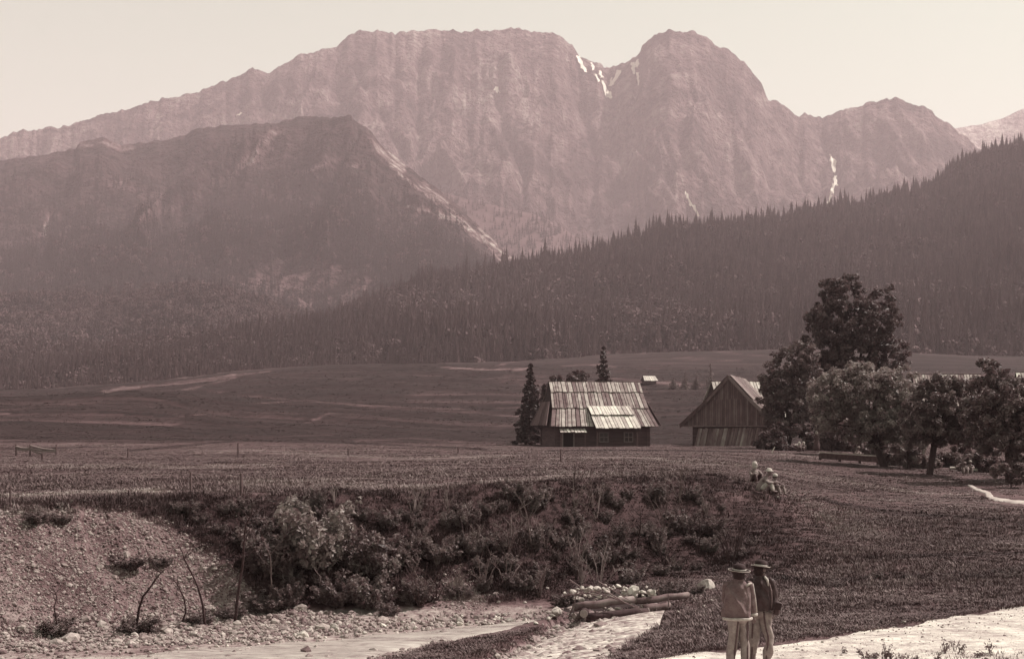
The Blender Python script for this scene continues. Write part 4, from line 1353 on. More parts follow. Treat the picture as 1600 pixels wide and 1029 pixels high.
spruce("spruce_tree", "lone dark spruce rising behind the ridge of the lone cottage", 943, 176, 536, 34, 201, 16000)
spruce("spruce_tree", "ragged spruce at the left end of the lone cottage", 829, 157, 564, 31, 202, 15000)
spruce("spruce_tree", "small leafy spruce squeezed between tall spruce and cottage wall", 850, 160, 598, 20, 203, 6000)
for i, (px, dd, tp, lb) in enumerate([(1070, 420, 578, "small faint spruce in the far meadow beyond the tiny hut"), (1110, 420, 566, "taller faint spruce above the pale half hidden roof"), (1088, 430, 582, "short faint spruce between its two taller neighbours in the far meadow"), (1052, 410, 588, "bushy faint spruce nearest to the tiny hut")]):
    spruce("spruce_tree", lb, px, dd, tp, 12, 210 + i, 1500, M_leaf_mid)

# ---------------------------------------------------------------- bushes on the bank
def bush_proto(seed, h, w, n, leaf, clumps=22):
    r = np.random.default_rng(seed); rr = random.Random(seed)
    C = []; RD = []
    for _ in range(17):
        an = r.uniform(0, 6.28); ln = r.uniform(0.35, 1.0); up = r.uniform(0.45, 1.1)
        for t_ in np.linspace(0.2, 1.0, 8):
            C.append((w * ln * math.cos(an) * t_ ** 0.8 + r.normal(0, .04), w * ln * math.sin(an) * t_ ** 0.8 + r.normal(0, .04), h * up * t_ * (1 - 0.28 * ln * t_))); RD.append(0.16 * (1.15 - 0.75 * t_) * r.uniform(0.6, 1.3))
    for _ in range(0):
        v = r.normal(0, 1, 3); v /= np.linalg.norm(v)
        q = r.uniform(0.2, 1) ** 0.5
        C.append((v[0] * q * w, v[1] * q * w * 0.8, max(0.05, h * r.uniform(0.4, 0.62) + v[2] * q * h * 0.5)))
    C = np.array(C)
    me = leaf_cloud("foliage", C, np.array(RD), n, leaf, seed, 0.8)
    mb = MB()
    for _ in range(6):
        t = C[rr.randrange(len(C))]
        m_ = Vector((t[0] * 0.4, t[1] * 0.4, t[2] * 0.55))
        mb.tube([(rr.uniform(-.12, .12), rr.uniform(-.12, .12), -0.25), m_, t], [0.028, 0.018, 0.006], 5)
    return me, mb.mesh("stems", True)
protos_b = [bush_proto(300 + i, 1.0, 0.7, 7000, 0.05, 42) for i in range(6)]
def bush(px, py, hpx, mi, label, mat=M_leaf_bush, group=None, wf=1.0, name="bush", cat="bush", dd=None):
    g = ground_hit(px, py)[0]
    if dd:
        g = on_ground(px, dd)
    s_ = hpx * g.y / F
    root = empty(name, g - Vector((0, 0, 0.05)), random.uniform(0, 6.28))
    root.scale = (s_ * wf, s_ * wf, s_)
    tag(root, label, cat, group)
    fm, sm = protos_b[mi % 6]
    if mat is not M_leaf_bush:
        fm = fm.copy(); fm.materials.clear(); fm.materials.append(mat)
    mobj("foliage", fm, mat, root)
    mobj("stem", sm, M_bark, root)
    return root
bush(492, 885, 122, 0, "big bush with silvery pale leaves glinting on the stream bank", M_leaf_silver, wf=1.0)
bush(470, 800, 34, 1, "pale topped bush on the lip of the bank above the silvery bush", M_leaf_silver)
bush(432, 905, 95, 2, "dark bush beside the tallest leaning sapling")
bank = [(455, 950, 70), (520, 945, 90), (575, 950, 85), (560, 890, 90), (600, 905, 100), (640, 870, 85), (645, 945, 75), (690, 880, 80), (690, 830, 55), (610, 830, 45), (560, 810, 40), (735, 870, 75), (760, 900, 65), (790, 860, 80), (800, 920, 65), (840, 850, 75), (850, 905, 70), (830, 800, 40), (760, 810, 42),
        (880, 860, 70), (900, 820, 50), (905, 900, 60), (940, 860, 65), (950, 815, 50), (985, 880, 60), (1000, 835, 55), (1030, 870, 55), (1045, 815, 42), (1080, 850, 55), (1085, 890, 45), (1120, 840, 40), (1150, 870, 40), (1120, 800, 32), (1010, 780, 28), (930, 775, 28), (860, 780, 26), (1180, 850, 32), (1080, 780, 26),
        (420, 955, 55), (500, 815, 40), (660, 800, 28), (720, 800, 28), (385, 805, 40), (355, 800, 34), (345, 835, 36), (395, 860, 50), (415, 835, 60), (300, 800, 30), (265, 800, 24), (375, 850, 40), (410, 900, 56), (230, 792, 20), (320, 815, 28), (1210, 890, 30), (1250, 905, 24), (1150, 905, 26), (1290, 908, 20), (1060, 925, 26), (1180, 915, 22), (870, 940, 40), (720, 930, 45), (610, 960, 40)]
for i, (px, py, h) in enumerate(bank):
    bush(px + random.uniform(-8, 8), py, h * random.uniform(0.5, 0.85) * (1 - 0.35 * float(smooth(640, 860, px))), i, "dark leafy bush in the thicket on the stream bank", group="bushes of the bank thicket", wf=random.uniform(0.9, 1.35))
for px, py, h, lb in [(200, 895, 26, "dark bush tuft hanging halfway up the scree"), (252, 885, 18, "small dark tuft beside the bigger tuft halfway up the scree"), (55, 820, 24, "dark tuft near the top of the scree at the picture edge"), (95, 822, 18, "second dark tuft below the bank top on the scree"),
                      (92, 992, 34, "dark grassy bush round the short bare stem"), (212, 988, 34, "dark grassy bush at the foot of the bent sapling"), (312, 975, 26, "low dark bush at the foot of the forked sapling"), (365, 968, 26, "low dark bush at the foot of the straight leaning sapling")]:
    bush(px, py, h, random.randrange(6), lb, wf=1.9)

# bare saplings against the scree
def sapling(label, pts, r0, bark=M_bark, twigs=4, name="sapling", dz=0.4):
    g = ground_hit(*pts[0])[0]
    root = empty(name, g); tag(root, label, "sapling")
    k = g.y / F
    P = [Vector(((px - pts[0][0]) * k, random.uniform(-.12, .12) * i - 0.25 * i, (pts[0][1] - py) * k)) for i, (px, py) in enumerate(pts)]
    P[0].z -= 0.15
    # soften the bends
    Q = []
    for a, b in zip(P, P[1:]):
        Q += [a, a.lerp(b, 0.5) + Vector((random.uniform(-.015, .015), 0, 0))]
    Q.append(P[-1])
    n = len(Q)
    r0 *= 0.68
    mb = MB(); mb.tube(Q, [r0 * (1 - 0.8 * i / (n - 1)) + 0.004 for i in range(n)], 7)
    mb.build("stem", bark, root, True)
    for _ in range(twigs):
        i = random.randrange(n // 2, n - 1)
        a = Q[i]; s_ = random.choice((-1, 1))
        mb = MB(); mb.tube([a, a + Vector((s_ * random.uniform(.08, .2), 0, random.uniform(.1, .25))), a + Vector((s_ * random.uniform(.15, .35), 0, random.uniform(.3, .55)))], [r0 * .35, r0 * .25, 0.004], 5)
        mb.build("twig", bark, root)
sapling("short bare stem rising from the grassy bush at the scree foot", [(93, 985), (93, 945), (96, 930), (99, 915)], 0.022)
sapling("bent bare sapling bowing to the right across the scree", [(212, 985), (222, 950), (232, 930), (252, 908), (270, 893), (290, 878)], 0.042, twigs=3)
sapling("thin crooked stem between the bent and the forked sapling", [(281, 975), (294, 955), (296, 930), (290, 905), (288, 895)], 0.026, twigs=2)
sapling("forked bare sapling with a wavy trunk on the scree", [(322, 980), (321, 945), (314, 915), (308, 893), (302, 868), (305, 855)], 0.04, twigs=4)
sapling("tall straight sapling leaning right at the edge of the thicket", [(366, 972), (374, 930), (384, 885), (389, 845), (398, 815), (412, 795)], 0.05, twigs=6)
sapling("slim pale stem standing before the dark thicket", [(426, 950), (427, 905), (428, 870), (425, 845)], 0.02, M_bark_pale, 3)
sapling("slim pale stem below the silvery bush", [(500, 928), (502, 905), (497, 890)], 0.024, M_bark_pale, 2)
sapling("crooked pale stem in the middle of the thicket", [(663, 940), (662, 915), (650, 890), (660, 870)], 0.022, M_bark_pale, 4)
sapling("pale forked stem high on the thicket bank", [(832, 865), (826, 835), (821, 805), (818, 790)], 0.03, M_bark_pale, 5)
sapling("slanting pale stem above the log pile", [(917, 845), (910, 820), (906, 805)], 0.026, M_bark_pale, 3)
sapling("dark upright stem among the bushes above the big log", [(995, 870), (999, 830), (998, 795)], 0.035, M_bark, 5)
sapling("dark slender stem right of the log pile bushes", [(1091, 865), (1092, 835), (1085, 795)], 0.03, M_bark, 5)

# ---------------------------------------------------------------- grass and weeds, scattered
def grass_proto(seed, n, h, spread, wid):
    r = random.Random(seed); mb = MB()
    for _ in range(n):
        an = r.uniform(0, 6.28); q = r.uniform(0, spread)
        b = Vector((q * math.cos(an), q * math.sin(an), -0.02))
        d_ = Vector((math.cos(an + r.uniform(-1, 1)), math.sin(an + r.uniform(-1, 1)), 0)) * r.uniform(0.1, 0.6) * h
        hh = h * r.uniform(0.5, 1.1)
        sd = Vector((-d_.y, d_.x, 0)).normalized() * wid
        m_ = b + d_ * 0.35 + Vector((0, 0, hh * 0.65)); t = b + d_ + Vector((0, 0, hh))
        mb.add([b - sd, b + sd, m_ + sd * .8, t, m_ - sd * .8], [(0, 1, 2, 4), (4, 2, 3)])
    return mb.mesh("grass_piece")
def grass_mat():
    m, nt, out = new_mat("dry_summer_grass")
    a = N(nt, "ShaderNodeAttribute", attribute_name="lum"); a.attribute_type = 'INSTANCER'
    oi = N(nt, "ShaderNodeObjectInfo")
    v = math_node(nt, 'MULTIPLY', a.outputs["Fac"], remap(nt, oi.outputs["Random"], 0.55, 2.1))
    col = sepia_node(nt, v)
    p = principled(nt, out, col, 0.7, 0.2)
    return m
M_grass = grass_mat()
gp = [grass_proto(400 + i, 18, 0.11, 0.13, 0.006) for i in range(4)]
for m_ in gp: m_.materials.append(M_grass)
def in_sheet(x, y):
    u, v = to_px(x, y, H(x, y))
    rd = inside([(900, 1060), (1000, 1032), (1120, 1015), (1220, 1003), (1400, 977), (1600, 946), (1800, 920), (1800, 1200), (900, 1200)], u, v + 3 * fbm(x * 1.5, y * 1.5, 3, 4))
    br = inside([(770, 1040), (842, 994), (885, 974), (960, 966), (1035, 964), (985, 1006), (930, 1030), (840, 1040)], u + 8 * fbm(x * 2, y * 2, 2, 4), v)
    st = inside([(-200, 1028), (150, 1015), (310, 1006), (450, 998), (600, 986), (740, 977), (866, 966), (858, 975), (770, 992), (660, 1010), (560, 1033), (380, 1062), (-200, 1120)], u, v)
    return rd, br, st
n = 440000
dd = 19 * np.exp(rng.uniform(0, 1, n) * math.log(640 / 19))
uu = rng.uniform(-40, 1660, n)
gx = (uu - 800) * dd / F
rd, br, st = in_sheet(gx, dd)
bmv = bank_mask(gx, dd)
zz = H(gx, dd)
dens = (0.9 - 0.05 * bmv) * (1 - 0.55 * smooth(90, 190, dd)) * (1 - 0.6 * smooth(560, 640, dd))
pvv = to_px(gx, dd, zz)[1]
dens = np.where((uu < 460) & (bmv > 0.25) & (pvv > np.interp(uu, SCREE_U, SCREE_V) + 12 * fbm(gx * 1.2, dd * 1.2, 3, 33)), 0.015, dens)
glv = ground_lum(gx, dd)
dens = np.where((glv > 0.15) & (dd > 30), dens * 0.12, dens)
dens = np.where(inside([(1505, 752), (1545, 762), (1570, 773), (1700, 778), (1700, 797), (1600, 791), (1556, 786), (1530, 772)], uu, pvv), 0.02, dens)
dens = np.where((zz < -0.18) & (tongue(uu, YH + F * (HC + 0.25) / dd) < 0.35), 0.012, dens)
dens = np.where(rd & (dd < 25.7) & (uu > 1290), 0.10, np.where(st, 0.0, np.where(rd, 0.003, np.where(br, 0.01, dens))))
dens = dens * (0.55 + 0.45 * smooth(-0.3, 0.3, fbm(gx * 0.5, dd * 0.5, 3, 2)))
k = rng.uniform(0, 1, n) < dens
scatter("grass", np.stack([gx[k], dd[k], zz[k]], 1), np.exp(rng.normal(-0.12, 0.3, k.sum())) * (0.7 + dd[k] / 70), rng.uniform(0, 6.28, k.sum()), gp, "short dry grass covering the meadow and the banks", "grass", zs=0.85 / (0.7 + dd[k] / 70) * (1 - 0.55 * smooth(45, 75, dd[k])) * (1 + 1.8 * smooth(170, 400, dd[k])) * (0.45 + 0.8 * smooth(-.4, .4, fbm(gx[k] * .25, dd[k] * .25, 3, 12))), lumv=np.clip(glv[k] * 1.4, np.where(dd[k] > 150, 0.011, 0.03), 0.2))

# stones of the scree and the stream bed, too many to count
def stone_mesh(seed, sub=2, rough=0.25, flat=0.7):
    import bmesh
    bm_ = bmesh.new()
    bmesh.ops.create_icosphere(bm_, subdivisions=sub, radius=1.0)
    r = random.Random(seed)
    ax = [Vector((r.gauss(0, 1), r.gauss(0, 1), r.gauss(0, 1))).normalized() for _ in range(11)]
    cut = [r.uniform(0.38, 0.82) for _ in ax]
    for v in bm_.verts:
        p = v.co.copy()
        for a, c_ in zip(ax, cut):
            q = p.dot(a)
            if q > c_:
                p -= a * (q - c_) * 0.9
        p *= 1 + rough * 0.25 * r.uniform(-1, 1)
        p.z *= flat
        v.co = p
    me = bpy.data.meshes.new("stone")
    bm_.to_mesh(me); bm_.free()
    return me
M_stone = tone_mat("pale_stream_stone", 0.2, 0.48, 2.0, rand=0.4, bdist=0.03)
M_pebble = tone_mat("scree_pebble", 0.07, 0.24, 2.0, rand=0.7, bstr=0)
M_boulder = tone_mat("lichened_boulder", 0.12, 0.5, 1.3, detail=7, bdist=0.05, bstr=0.6)
peb = [stone_mesh(500 + i, 1) for i in range(5)]
for m_ in peb: m_.materials.append(M_pebble)
n = 120000
uu = rng.uniform(-60, 470, n); dd = rng.uniform(28, 40, n); gx = (uu - 800) * dd / F
bmv = bank_mask(gx, dd); zz = H(gx, dd); pu, pv = to_px(gx, dd, zz)
k = (bmv > 0.3) & (rng.uniform(0, 1, n) < 0.8 * smooth(-14, 10, pv - np.interp(uu, SCREE_U, SCREE_V) + 14 * fbm(gx * 1.2, dd * 1.2, 3, 33)) + 0.02)
ex = ground_hit(725, 935)[0]
x2 = rng.normal(ex.x, 0.45, 1200); y2 = rng.normal(ex.y, 0.5, 1200)
P3 = np.concatenate([np.stack([gx[k], dd[k], zz[k]], 1), np.stack([x2, y2, H(x2, y2)], 1)])
scatter("scree_stones", P3, np.exp(rng.normal(math.log(0.02), 0.55, len(P3))), rng.uniform(0, 6.28, len(P3)), peb, "loose grey stones of the bare scree slope", "gravel", tilt=rng.uniform(-.6, .6, (len(P3), 2)))
M_peb3 = tone_mat("stream_pebble", 0.09, 0.3, 2.0, rand=0.55, bstr=0)
peb3 = [m_.copy() for m_ in peb]
for m_ in peb3:
    m_.materials.clear(); m_.materials.append(M_peb3)
n = 22000
uu = rng.uniform(-40, 1060, n); vv = rng.uniform(955, 1045, n)
dd = F * (HC + 0.3) / (vv - YH); gx = (uu - 800) * dd / F; zz = H(gx, dd)
rd, br, st = in_sheet(gx, dd)
tgk = tongue(uu, vv) > 0.35
k = (zz < -0.12) & (dd < 37) & (~tgk) & ((~st) | (rng.uniform(0, 1, n) < 0.12)) & ((uu < 560) | br | (rng.uniform(0, 1, n) < 0.3))
scatter("stream_pebbles", np.stack([gx[k], dd[k], zz[k] + 0.02], 1), np.exp(rng.normal(math.log(0.036), 0.55, k.sum())), rng.uniform(0, 6.28, k.sum()), peb3, "pebbles of the stream bed and gravel bar", "gravel")

n = 2600
uu = rng.uniform(880, 1640, n); dd = rng.uniform(19, 34, n); gx = (uu - 800) * dd / F
rd, br, st = in_sheet(gx, dd); k = rd
M_roadstone = tone_mat("road_pebble", 0.08, 0.4, 2.0, rand=0.5, bstr=0)
peb2 = [stone_mesh(560 + i, 1) for i in range(4)]
for m_ in peb2: m_.materials.append(M_roadstone)
scatter("road_pebbles", np.stack([gx[k], dd[k], H(gx[k], dd[k]) + 0.045], 1), np.exp(rng.normal(math.log(0.014), 0.5, k.sum())), rng.uniform(0, 6.28, k.sum()), peb2, "small stones strewn over the dusty road", "gravel")
# ---------------------------------------------------------------- the row of pale stones along the stream, one by one
stn = [stone_mesh(520 + i, 2) for i in range(8)]
stn_dark = [m_.copy() for m_ in stn]
def stone(px, py, wpx, label, group=None, mat=M_stone, flat=1.0, name="stone", dz=0.0, cat="stone"):
    g = ground_hit(px, py)[0]
    s_ = wpx * 0.5 * g.y / F
    me = random.choice(stn)
    if mat is not M_stone:
        me = me.copy(); me.materials.clear()
    o = mobj(name, me, mat, None, g + Vector((0, 0, s_ * 0.32 * flat + dz)), random.uniform(0, 6.28), (s_, s_ * random.uniform(.7, 1.0), s_ * flat))
    tag(o, label, cat, group)
    return o
for px, py, w, lb in [(645, 981, 20, "largest white stone in the middle of the stream stone row"), (522, 985, 26, "white pointed stone leading the left run of the stone row"), (475, 996, 24, "white slanting stone in the left part of the stone row"), (718, 974, 20, "flat white stone in the right part of the stone row"), (820, 972, 18, "white stone near the right end of the stone row")]:
    stone(px, py, w, lb)
line = [(300, 1003), (340, 1005), (400, 1003), (450, 1000), (500, 993), (560, 987), (620, 983), (680, 979), (740, 976), (800, 971), (860, 968)]
lx = np.array([p[0] for p in line]); ly = np.array([p[1] for p in line])
for i in range(135):
    px = random.uniform(318, 866)
    py = np.interp(px, lx, ly) + random.gauss(-1, 4.5)
    stone(px, py, random.choice([5, 6, 7, 8, 9, 10, 12, 14]) * random.uniform(.8, 1.15), "pale rounded stone in the row lining the stream", "stones lining the stream")
for px, py, w in [(380, 1022, 9), (395, 1024, 7), (500, 1016, 11), (520, 1022, 12), (548, 1024, 9), (645, 1003, 7), (600, 1012, 6)]:
    stone(px, py, w, "dark wet stone standing in the shallow stream", "wet stones in the stream", M_boulder, 0.6)
stone(869, 974, 26, "rounded boulder where the stream meets the gravel bar", None, M_boulder, 0.9, "boulder", 0.05, "boulder")
stone(1105, 921, 34, "big pale domed boulder in the grass right of the log pile", None, M_boulder, 1.15, "boulder", -0.02, "boulder")
for px, py, w, lb in [(1086, 938, 9, "small white stone below the domed boulder"), (1096, 934, 7, "tiny white stone just under the domed boulder"), (1112, 941, 8, "white stone low in the grass right of the logs"), (1233, 953, 6, "white stone by the ditch behind the two men"), (1215, 778, 8, "pale stone beside the seated children"), (1396, 764, 4, "white speck of a stone on the meadow path"),
                      (1412, 973, 8, "dark round stone lying on the road"), (1440, 979, 6, "flat dark stone on the road"), (1541, 976, 6, "small dark stone on the road towards the edge"), (1190, 1020, 3, "tiny pebble between the feet of the two men")]:
    stone(px, py, w, lb, None, M_boulder if "dark" in lb else M_stone)
for px, py, w in [(820, 943, 7), (845, 951, 8), (835, 957, 6), (790, 962, 7), (1075, 950, 6), (1060, 957, 7), (1100, 948, 6), (840, 930, 6), (855, 922, 7)]:
    stone(px, py, w, "small pale stone lying loose at the foot of the thicket", "loose stones at the thicket foot")

# ---------------------------------------------------------------- log crib heaped with stones
M_log_end = tone_mat("sawn_log_end", 0.14, 0.28, 14.0, bstr=0.2)
M_log_pale = tone_mat("peeled_log", 0.035, 0.24, 3.0, stretch=(1, 1, 1), rand=0.25)
LD = ground_hit(955, 967)[0].y + 0.75
def log(p0, p1, r, label, mat=M_log_pale, d0=LD, d1=LD, name="log"):
    a = W(p0[0], p0[1], d0); b = W(p1[0], p1[1], d1)
    root = empty(name, (a + b) / 2); tag(root, label, "log", "logs of the crib")
    c_ = (a + b) / 2
    ax = (b - a).normalized(); mb = MB()
    pts = [lerp(a, b, t) - c_ + Vector((0, random.uniform(-.02, .02), random.uniform(-.018, .018))) for t in (0, .2, .4, .6, .8, 1)]
    mb.tube(pts, [r * q for q in (1, .97, 1.02, .98, .95, .93)], 12)
    mb.build("bark", mat, root, True)
    for e, s_ in ((a, -1), (b, 1)):
        mb = MB(); mb.tube([e - c_ + ax * s_ * 0.002, e - c_ + ax * s_ * 0.02], [r * .86, r * .84], 12)
        mb.build("sawn_end", M_log_end, root)
gzl = gz((950 - 800) * LD / F, LD)
log((993, 938), (1075, 929), 0.075, "long peeled log on top at the right of the crib", d0=LD - .1, d1=LD + .3)
log((1003, 950), (1046, 946), 0.085, "short log lying under the long peeled log", d0=LD - .3, d1=LD - .1)
log((897, 948), (990, 936), 0.085, "upper left log of the crib with a bright sawn tip", d0=LD - .5, d1=LD - .3)
log((914, 964), (1012, 955), 0.10, "thick dark bottom log of the crib", M_bark, d0=LD - 1.0, d1=LD - .6)
log((912, 958), (918, 952), 0.10, "log end pointing at the viewer at the left of the crib", M_bark, d0=LD - 1.35, d1=LD + 1.2)
log((898, 962), (925, 958), 0.08, "thin log tip with a white cut at the crib foot", d0=LD - 0.9, d1=LD - .6)
crib = [(895, 921, 15), (903, 918, 10), (918, 919, 16), (935, 917, 18), (947, 921, 9), (958, 915, 14), (966, 913, 12), (988, 915, 30), (974, 924, 14), (990, 927, 13), (1003, 922, 9), (1018, 922, 17), (1028, 920, 8), (970, 932, 20), (1005, 929, 9), (883, 924, 9), (945, 912, 8), (980, 919, 10), (1010, 915, 8), (928, 926, 10), (952, 929, 10)] + [(random.uniform(885, 1030), random.uniform(914, 931), random.choice([7, 9, 11, 13, 16])) for _ in range(24)]
for i, (px, py, w) in enumerate(crib):
    dcr = LD + random.uniform(-.2, .7)
    p = W(px, py + w * 0.2, dcr)
    s_ = w * 0.5 * dcr / F
    o = mobj("stone", stn[i % 8], M_stone, None, p, random.uniform(0, 6.28), (s_, s_ * .9, s_))
    lb = {7: "largest rounded stone crowning the log crib", 13: "white stone sunk in front of the heap on the crib"}.get(i)
    tag(o, lb or "pale stone heaped on top of the log crib", "stone", None if lb else "stones heaped on the log crib")
for i in range(46):
    px = random.uniform(884, 1040); py = random.uniform(924, 956); dcr = LD + 0.1 + (956 - py) * 0.02 + random.uniform(-.1, .1)
    w = random.choice([6, 8, 10, 13, 17]); s_ = w * 0.5 * dcr / F
    o = mobj("stone", stn_dark[i % 8], M_boulder, None, W(px, py, dcr), random.uniform(0, 6.28), (s_, s_ * .9, s_ * 0.8))
    tag(o, "dull stone packed between the logs of the crib", "stone", "stones packed inside the log crib")
# earth and rubble that fills the crib behind the logs
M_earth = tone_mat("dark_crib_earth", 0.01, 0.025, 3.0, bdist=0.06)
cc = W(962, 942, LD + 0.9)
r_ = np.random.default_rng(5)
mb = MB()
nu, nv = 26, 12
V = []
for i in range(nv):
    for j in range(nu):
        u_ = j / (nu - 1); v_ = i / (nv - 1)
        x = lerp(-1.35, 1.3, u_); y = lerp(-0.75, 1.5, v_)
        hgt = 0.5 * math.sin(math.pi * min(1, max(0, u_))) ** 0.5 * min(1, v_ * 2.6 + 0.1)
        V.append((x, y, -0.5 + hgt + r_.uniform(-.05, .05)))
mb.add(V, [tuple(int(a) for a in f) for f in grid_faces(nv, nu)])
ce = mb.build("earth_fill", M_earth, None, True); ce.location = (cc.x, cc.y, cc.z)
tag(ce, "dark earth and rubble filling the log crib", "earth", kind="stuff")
M_stick = tone_mat("dry_stick", 0.04, 0.14, 5.0, rand=0.4)
for i, (a, b, c_) in enumerate([((890, 905), (905, 915), (912, 930)), ((935, 908), (955, 920), (985, 938)), ((888, 965), (898, 940), (902, 920)), ((920, 922), (955, 932), (1000, 950)), ((905, 925), (930, 928), (960, 935)), ((950, 925), (975, 940), (1003, 953)), ((1044, 950), (1045, 935), (1043, 922)), ((880, 930), (915, 926), (945, 922)), ((960, 918), (950, 912), (943, 906)), ((1030, 930), (1028, 915), (1036, 900)), ((1020, 915), (1012, 900), (1018, 890))]):
    q = [W(*p, LD - 0.7 - 0.06 * i) for p in (a, b, c_)]
    base = q[0].copy()
    mb = MB(); mb.tube([p - base for p in q], [0.016, 0.013, 0.006], 5)
    o = mb.build("stick", M_stick); o.location = base
    tag(o, "dry crooked stick of the brushwood caught on the log crib", "stick", "brushwood on the log crib")

# ---------------------------------------------------------------- fences, posts and rails
M_post = tone_mat("grey_fence_post", 0.04, 0.1, 6.0, rand=0.3)
M_rail = tone_mat("pale_rail", 0.3, 0.55, 5.0)
def post(px, py, top, label, r=0.05, lean=0.0, mat=M_post, bent=False, name="fence_post"):
    g = ground_hit(px, py)[0]
    k = g.y / F; h = (py - top) * k
    pts = [(0, 0, -0.2), (lean * .5, 0, h * .5), (lean, 0, h)]
    mb = MB(); mb.tube(pts, [r, r * .9, r * .8], 7)
    o = mb.build(name, mat); o.location = g
    tag(o, label, "post")
for px, py, top, lb, r in [(298, 772, 738, "fence post on the bank top above the scree", 0.03), (377, 776, 740, "thicker fence post beside the bush on the bank top", 0.05), (16, 795, 762, "thin post at the picture edge on the bank top", 0.025), (200, 716, 700, "short post in the meadow far from the bank", 0.05), (372, 712, 692, "post at the end of the dark field balk", 0.06), (66, 718, 708, "low dark post under the rail fence", 0.06), (716, 708, 698, "post beside the field strip left of the lone cottage", 0.06), (544, 712, 700, "small post in the middle of the meadow", 0.04), (876, 722, 702, "thin pale post in front of the lone cottage", 0.03)]:
    post(px, py, top, lb, r)
post(1205, 708, 698, "short white stake leaning beside the barn corner", 0.05, 0.25, M_rail)
post(1087, 696, 680, "white stake at the left corner of the barn", 0.06, 0.02, M_rail)
# sagging rail fence on the left
fr_ = empty("rail_fence", ground_hit(46, 712)[0]); tag(fr_, "short sagging rail fence of pale poles at the meadow edge", "fence")
fo = fr_.location.copy(); dfe = fo.y
for a, b in [((24, 697), (47, 700)), ((26, 701), (47, 702)), ((47, 696), (88, 703)), ((47, 701), (88, 705)), ((50, 703), (68, 709))]:
    p, q = W(*a, dfe) - fo, W(*b, dfe) - fo
    mb = MB(); mb.tube([p, (p + q) / 2 - Vector((0, 0, .06)), q], [0.07, 0.07, 0.06], 6); mb.build("rail", M_frame, fr_)
for px in (25, 47, 88):
    p = W(px, 694, dfe) - fo
    mb = MB(); mb.tube([(p.x, 0, -0.4), (p.x, 0, p.z)], [0.07, 0.05], 6); mb.build("post", M_post, fr_)
# plank rail under the trees
g = ground_hit(1327, 722)[0]; dR = g.y
rl = empty("plank_rail", g); tag(rl, "long plank rail with a bright top edge below the orchard trees", "rail")
a, b = W(1280, 706, dR) - g, W(1374, 712, dR) - g
mb = MB(); ax = (b - a); ang = math.atan2(ax.z, ax.x)
M_ = Matrix.Rotation(-ang, 3, 'Y')
mb.box((a + b) / 2, (ax.length, 0.3, 0.07), M_); mb.build("top_plank", M_rail, rl)
mb = MB(); mb.box((a + b) / 2 - Vector((0, -0.02, 0.22)), (ax.length - 0.05, 0.07, 0.34), M_); mb.build("side_plank", M_post, rl)
for t in (0.02, 0.35, 0.68, 0.985):
    p = a.lerp(b, t)
    mb = MB(); mb.box((p.x, 0.12, p.z - 0.55), (0.13, 0.13, 0.9)); mb.build("post", M_post, rl)
# pale poles on the ground near the last trees
for a, b, lb in [((1484, 731), (1503, 731), "pale squared pole lying under the fruit trees"), ((1509, 731), (1527, 734), "second pale pole lying end to end under the fruit trees"), ((1558, 737), (1566, 733), "short pale billet beside the edge tree"), ((1566, 737), (1575, 732), "slanting pale billet at the foot of the edge tree"), ((1251, 697), (1264, 698), "pale plank lying in the shade near the barn"), ((1242, 695), (1248, 695), "short pale block lying in the shade near the barn"), ((1276, 679), (1286, 678), "pale board leaning in the shade under the tall tree")]:
    g = ground_hit((a[0] + b[0]) / 2, max(a[1], b[1]) + 3)[0]
    p, q = W(*a, g.y), W(*b, g.y)
    mb = MB(); mb.tube([p - g, q - g], [0.09, 0.085], 8)
    o = mb.build("pole", M_rail); o.location = g
    tag(o, lb, "pole")

for i in range(70):
    px = random.uniform(430, 1120)
    lo_ = np.interp(px, [430, 600, 800, 900, 1000, 1120], [965, 955, 945, 930, 915, 890]); hi_ = np.interp(px, [430, 500, 600, 700, 800, 900, 1000, 1120], [800, 775, 780, 778, 768, 760, 758, 770])
    bush(px, random.uniform(hi_ + 12, lo_), random.choice([14, 18, 22, 28, 34, 42]), i, "dark leafy bush in the thicket on the stream bank", group="bushes of the bank thicket", wf=random.uniform(0.6, 1.3))
def twig_shrub(px, py, hpx, label, group, mat):
    g = ground_hit(px, py)[0]; h = hpx * g.y / F
    root = empty("bare_shrub", g - Vector((0, 0, 0.05))); tag(root, label, "shrub", group)
    mb = MB()
    for _ in range(random.randint(5, 9)):
        an = random.uniform(0, 6.28); q = random.uniform(.1, .6) * h
        t = Vector((math.cos(an) * q, math.sin(an) * q, h * random.uniform(.5, 1.1)))
        m_ = t * .5 + Vector((random.uniform(-.06, .06), 0, h * .1))
        mb.tube([(0, 0, -.05), m_, t], [0.016, 0.011, 0.004], 5)
        for _ in range(3):
            s_ = m_.lerp(t, random.uniform(0, .8))
            mb.tube([s_, s_ + Vector((random.uniform(-.2, .2), random.uniform(-.1, .1), random.uniform(.05, .25))) * h], [0.007, 0.003], 4)
    mb.build("twigs", mat, root)
for i in range(44):
    px = random.uniform(425, 1150)
    lo_ = np.interp(px, [430, 600, 800, 900, 1000, 1150], [965, 955, 945, 930, 915, 890]); hi_ = np.interp(px, [430, 500, 600, 700, 800, 900, 1000, 1150], [815, 790, 790, 788, 780, 770, 768, 780])
    twig_shrub(px, random.uniform(hi_, lo_), random.choice([30, 38, 48, 60, 75]), "leafless grey shrub sticking out of the bank thicket", "bare shrubs in the bank thicket", random.choice([M_stick, M_bark_pale, M_bark_pale, M_bark]))
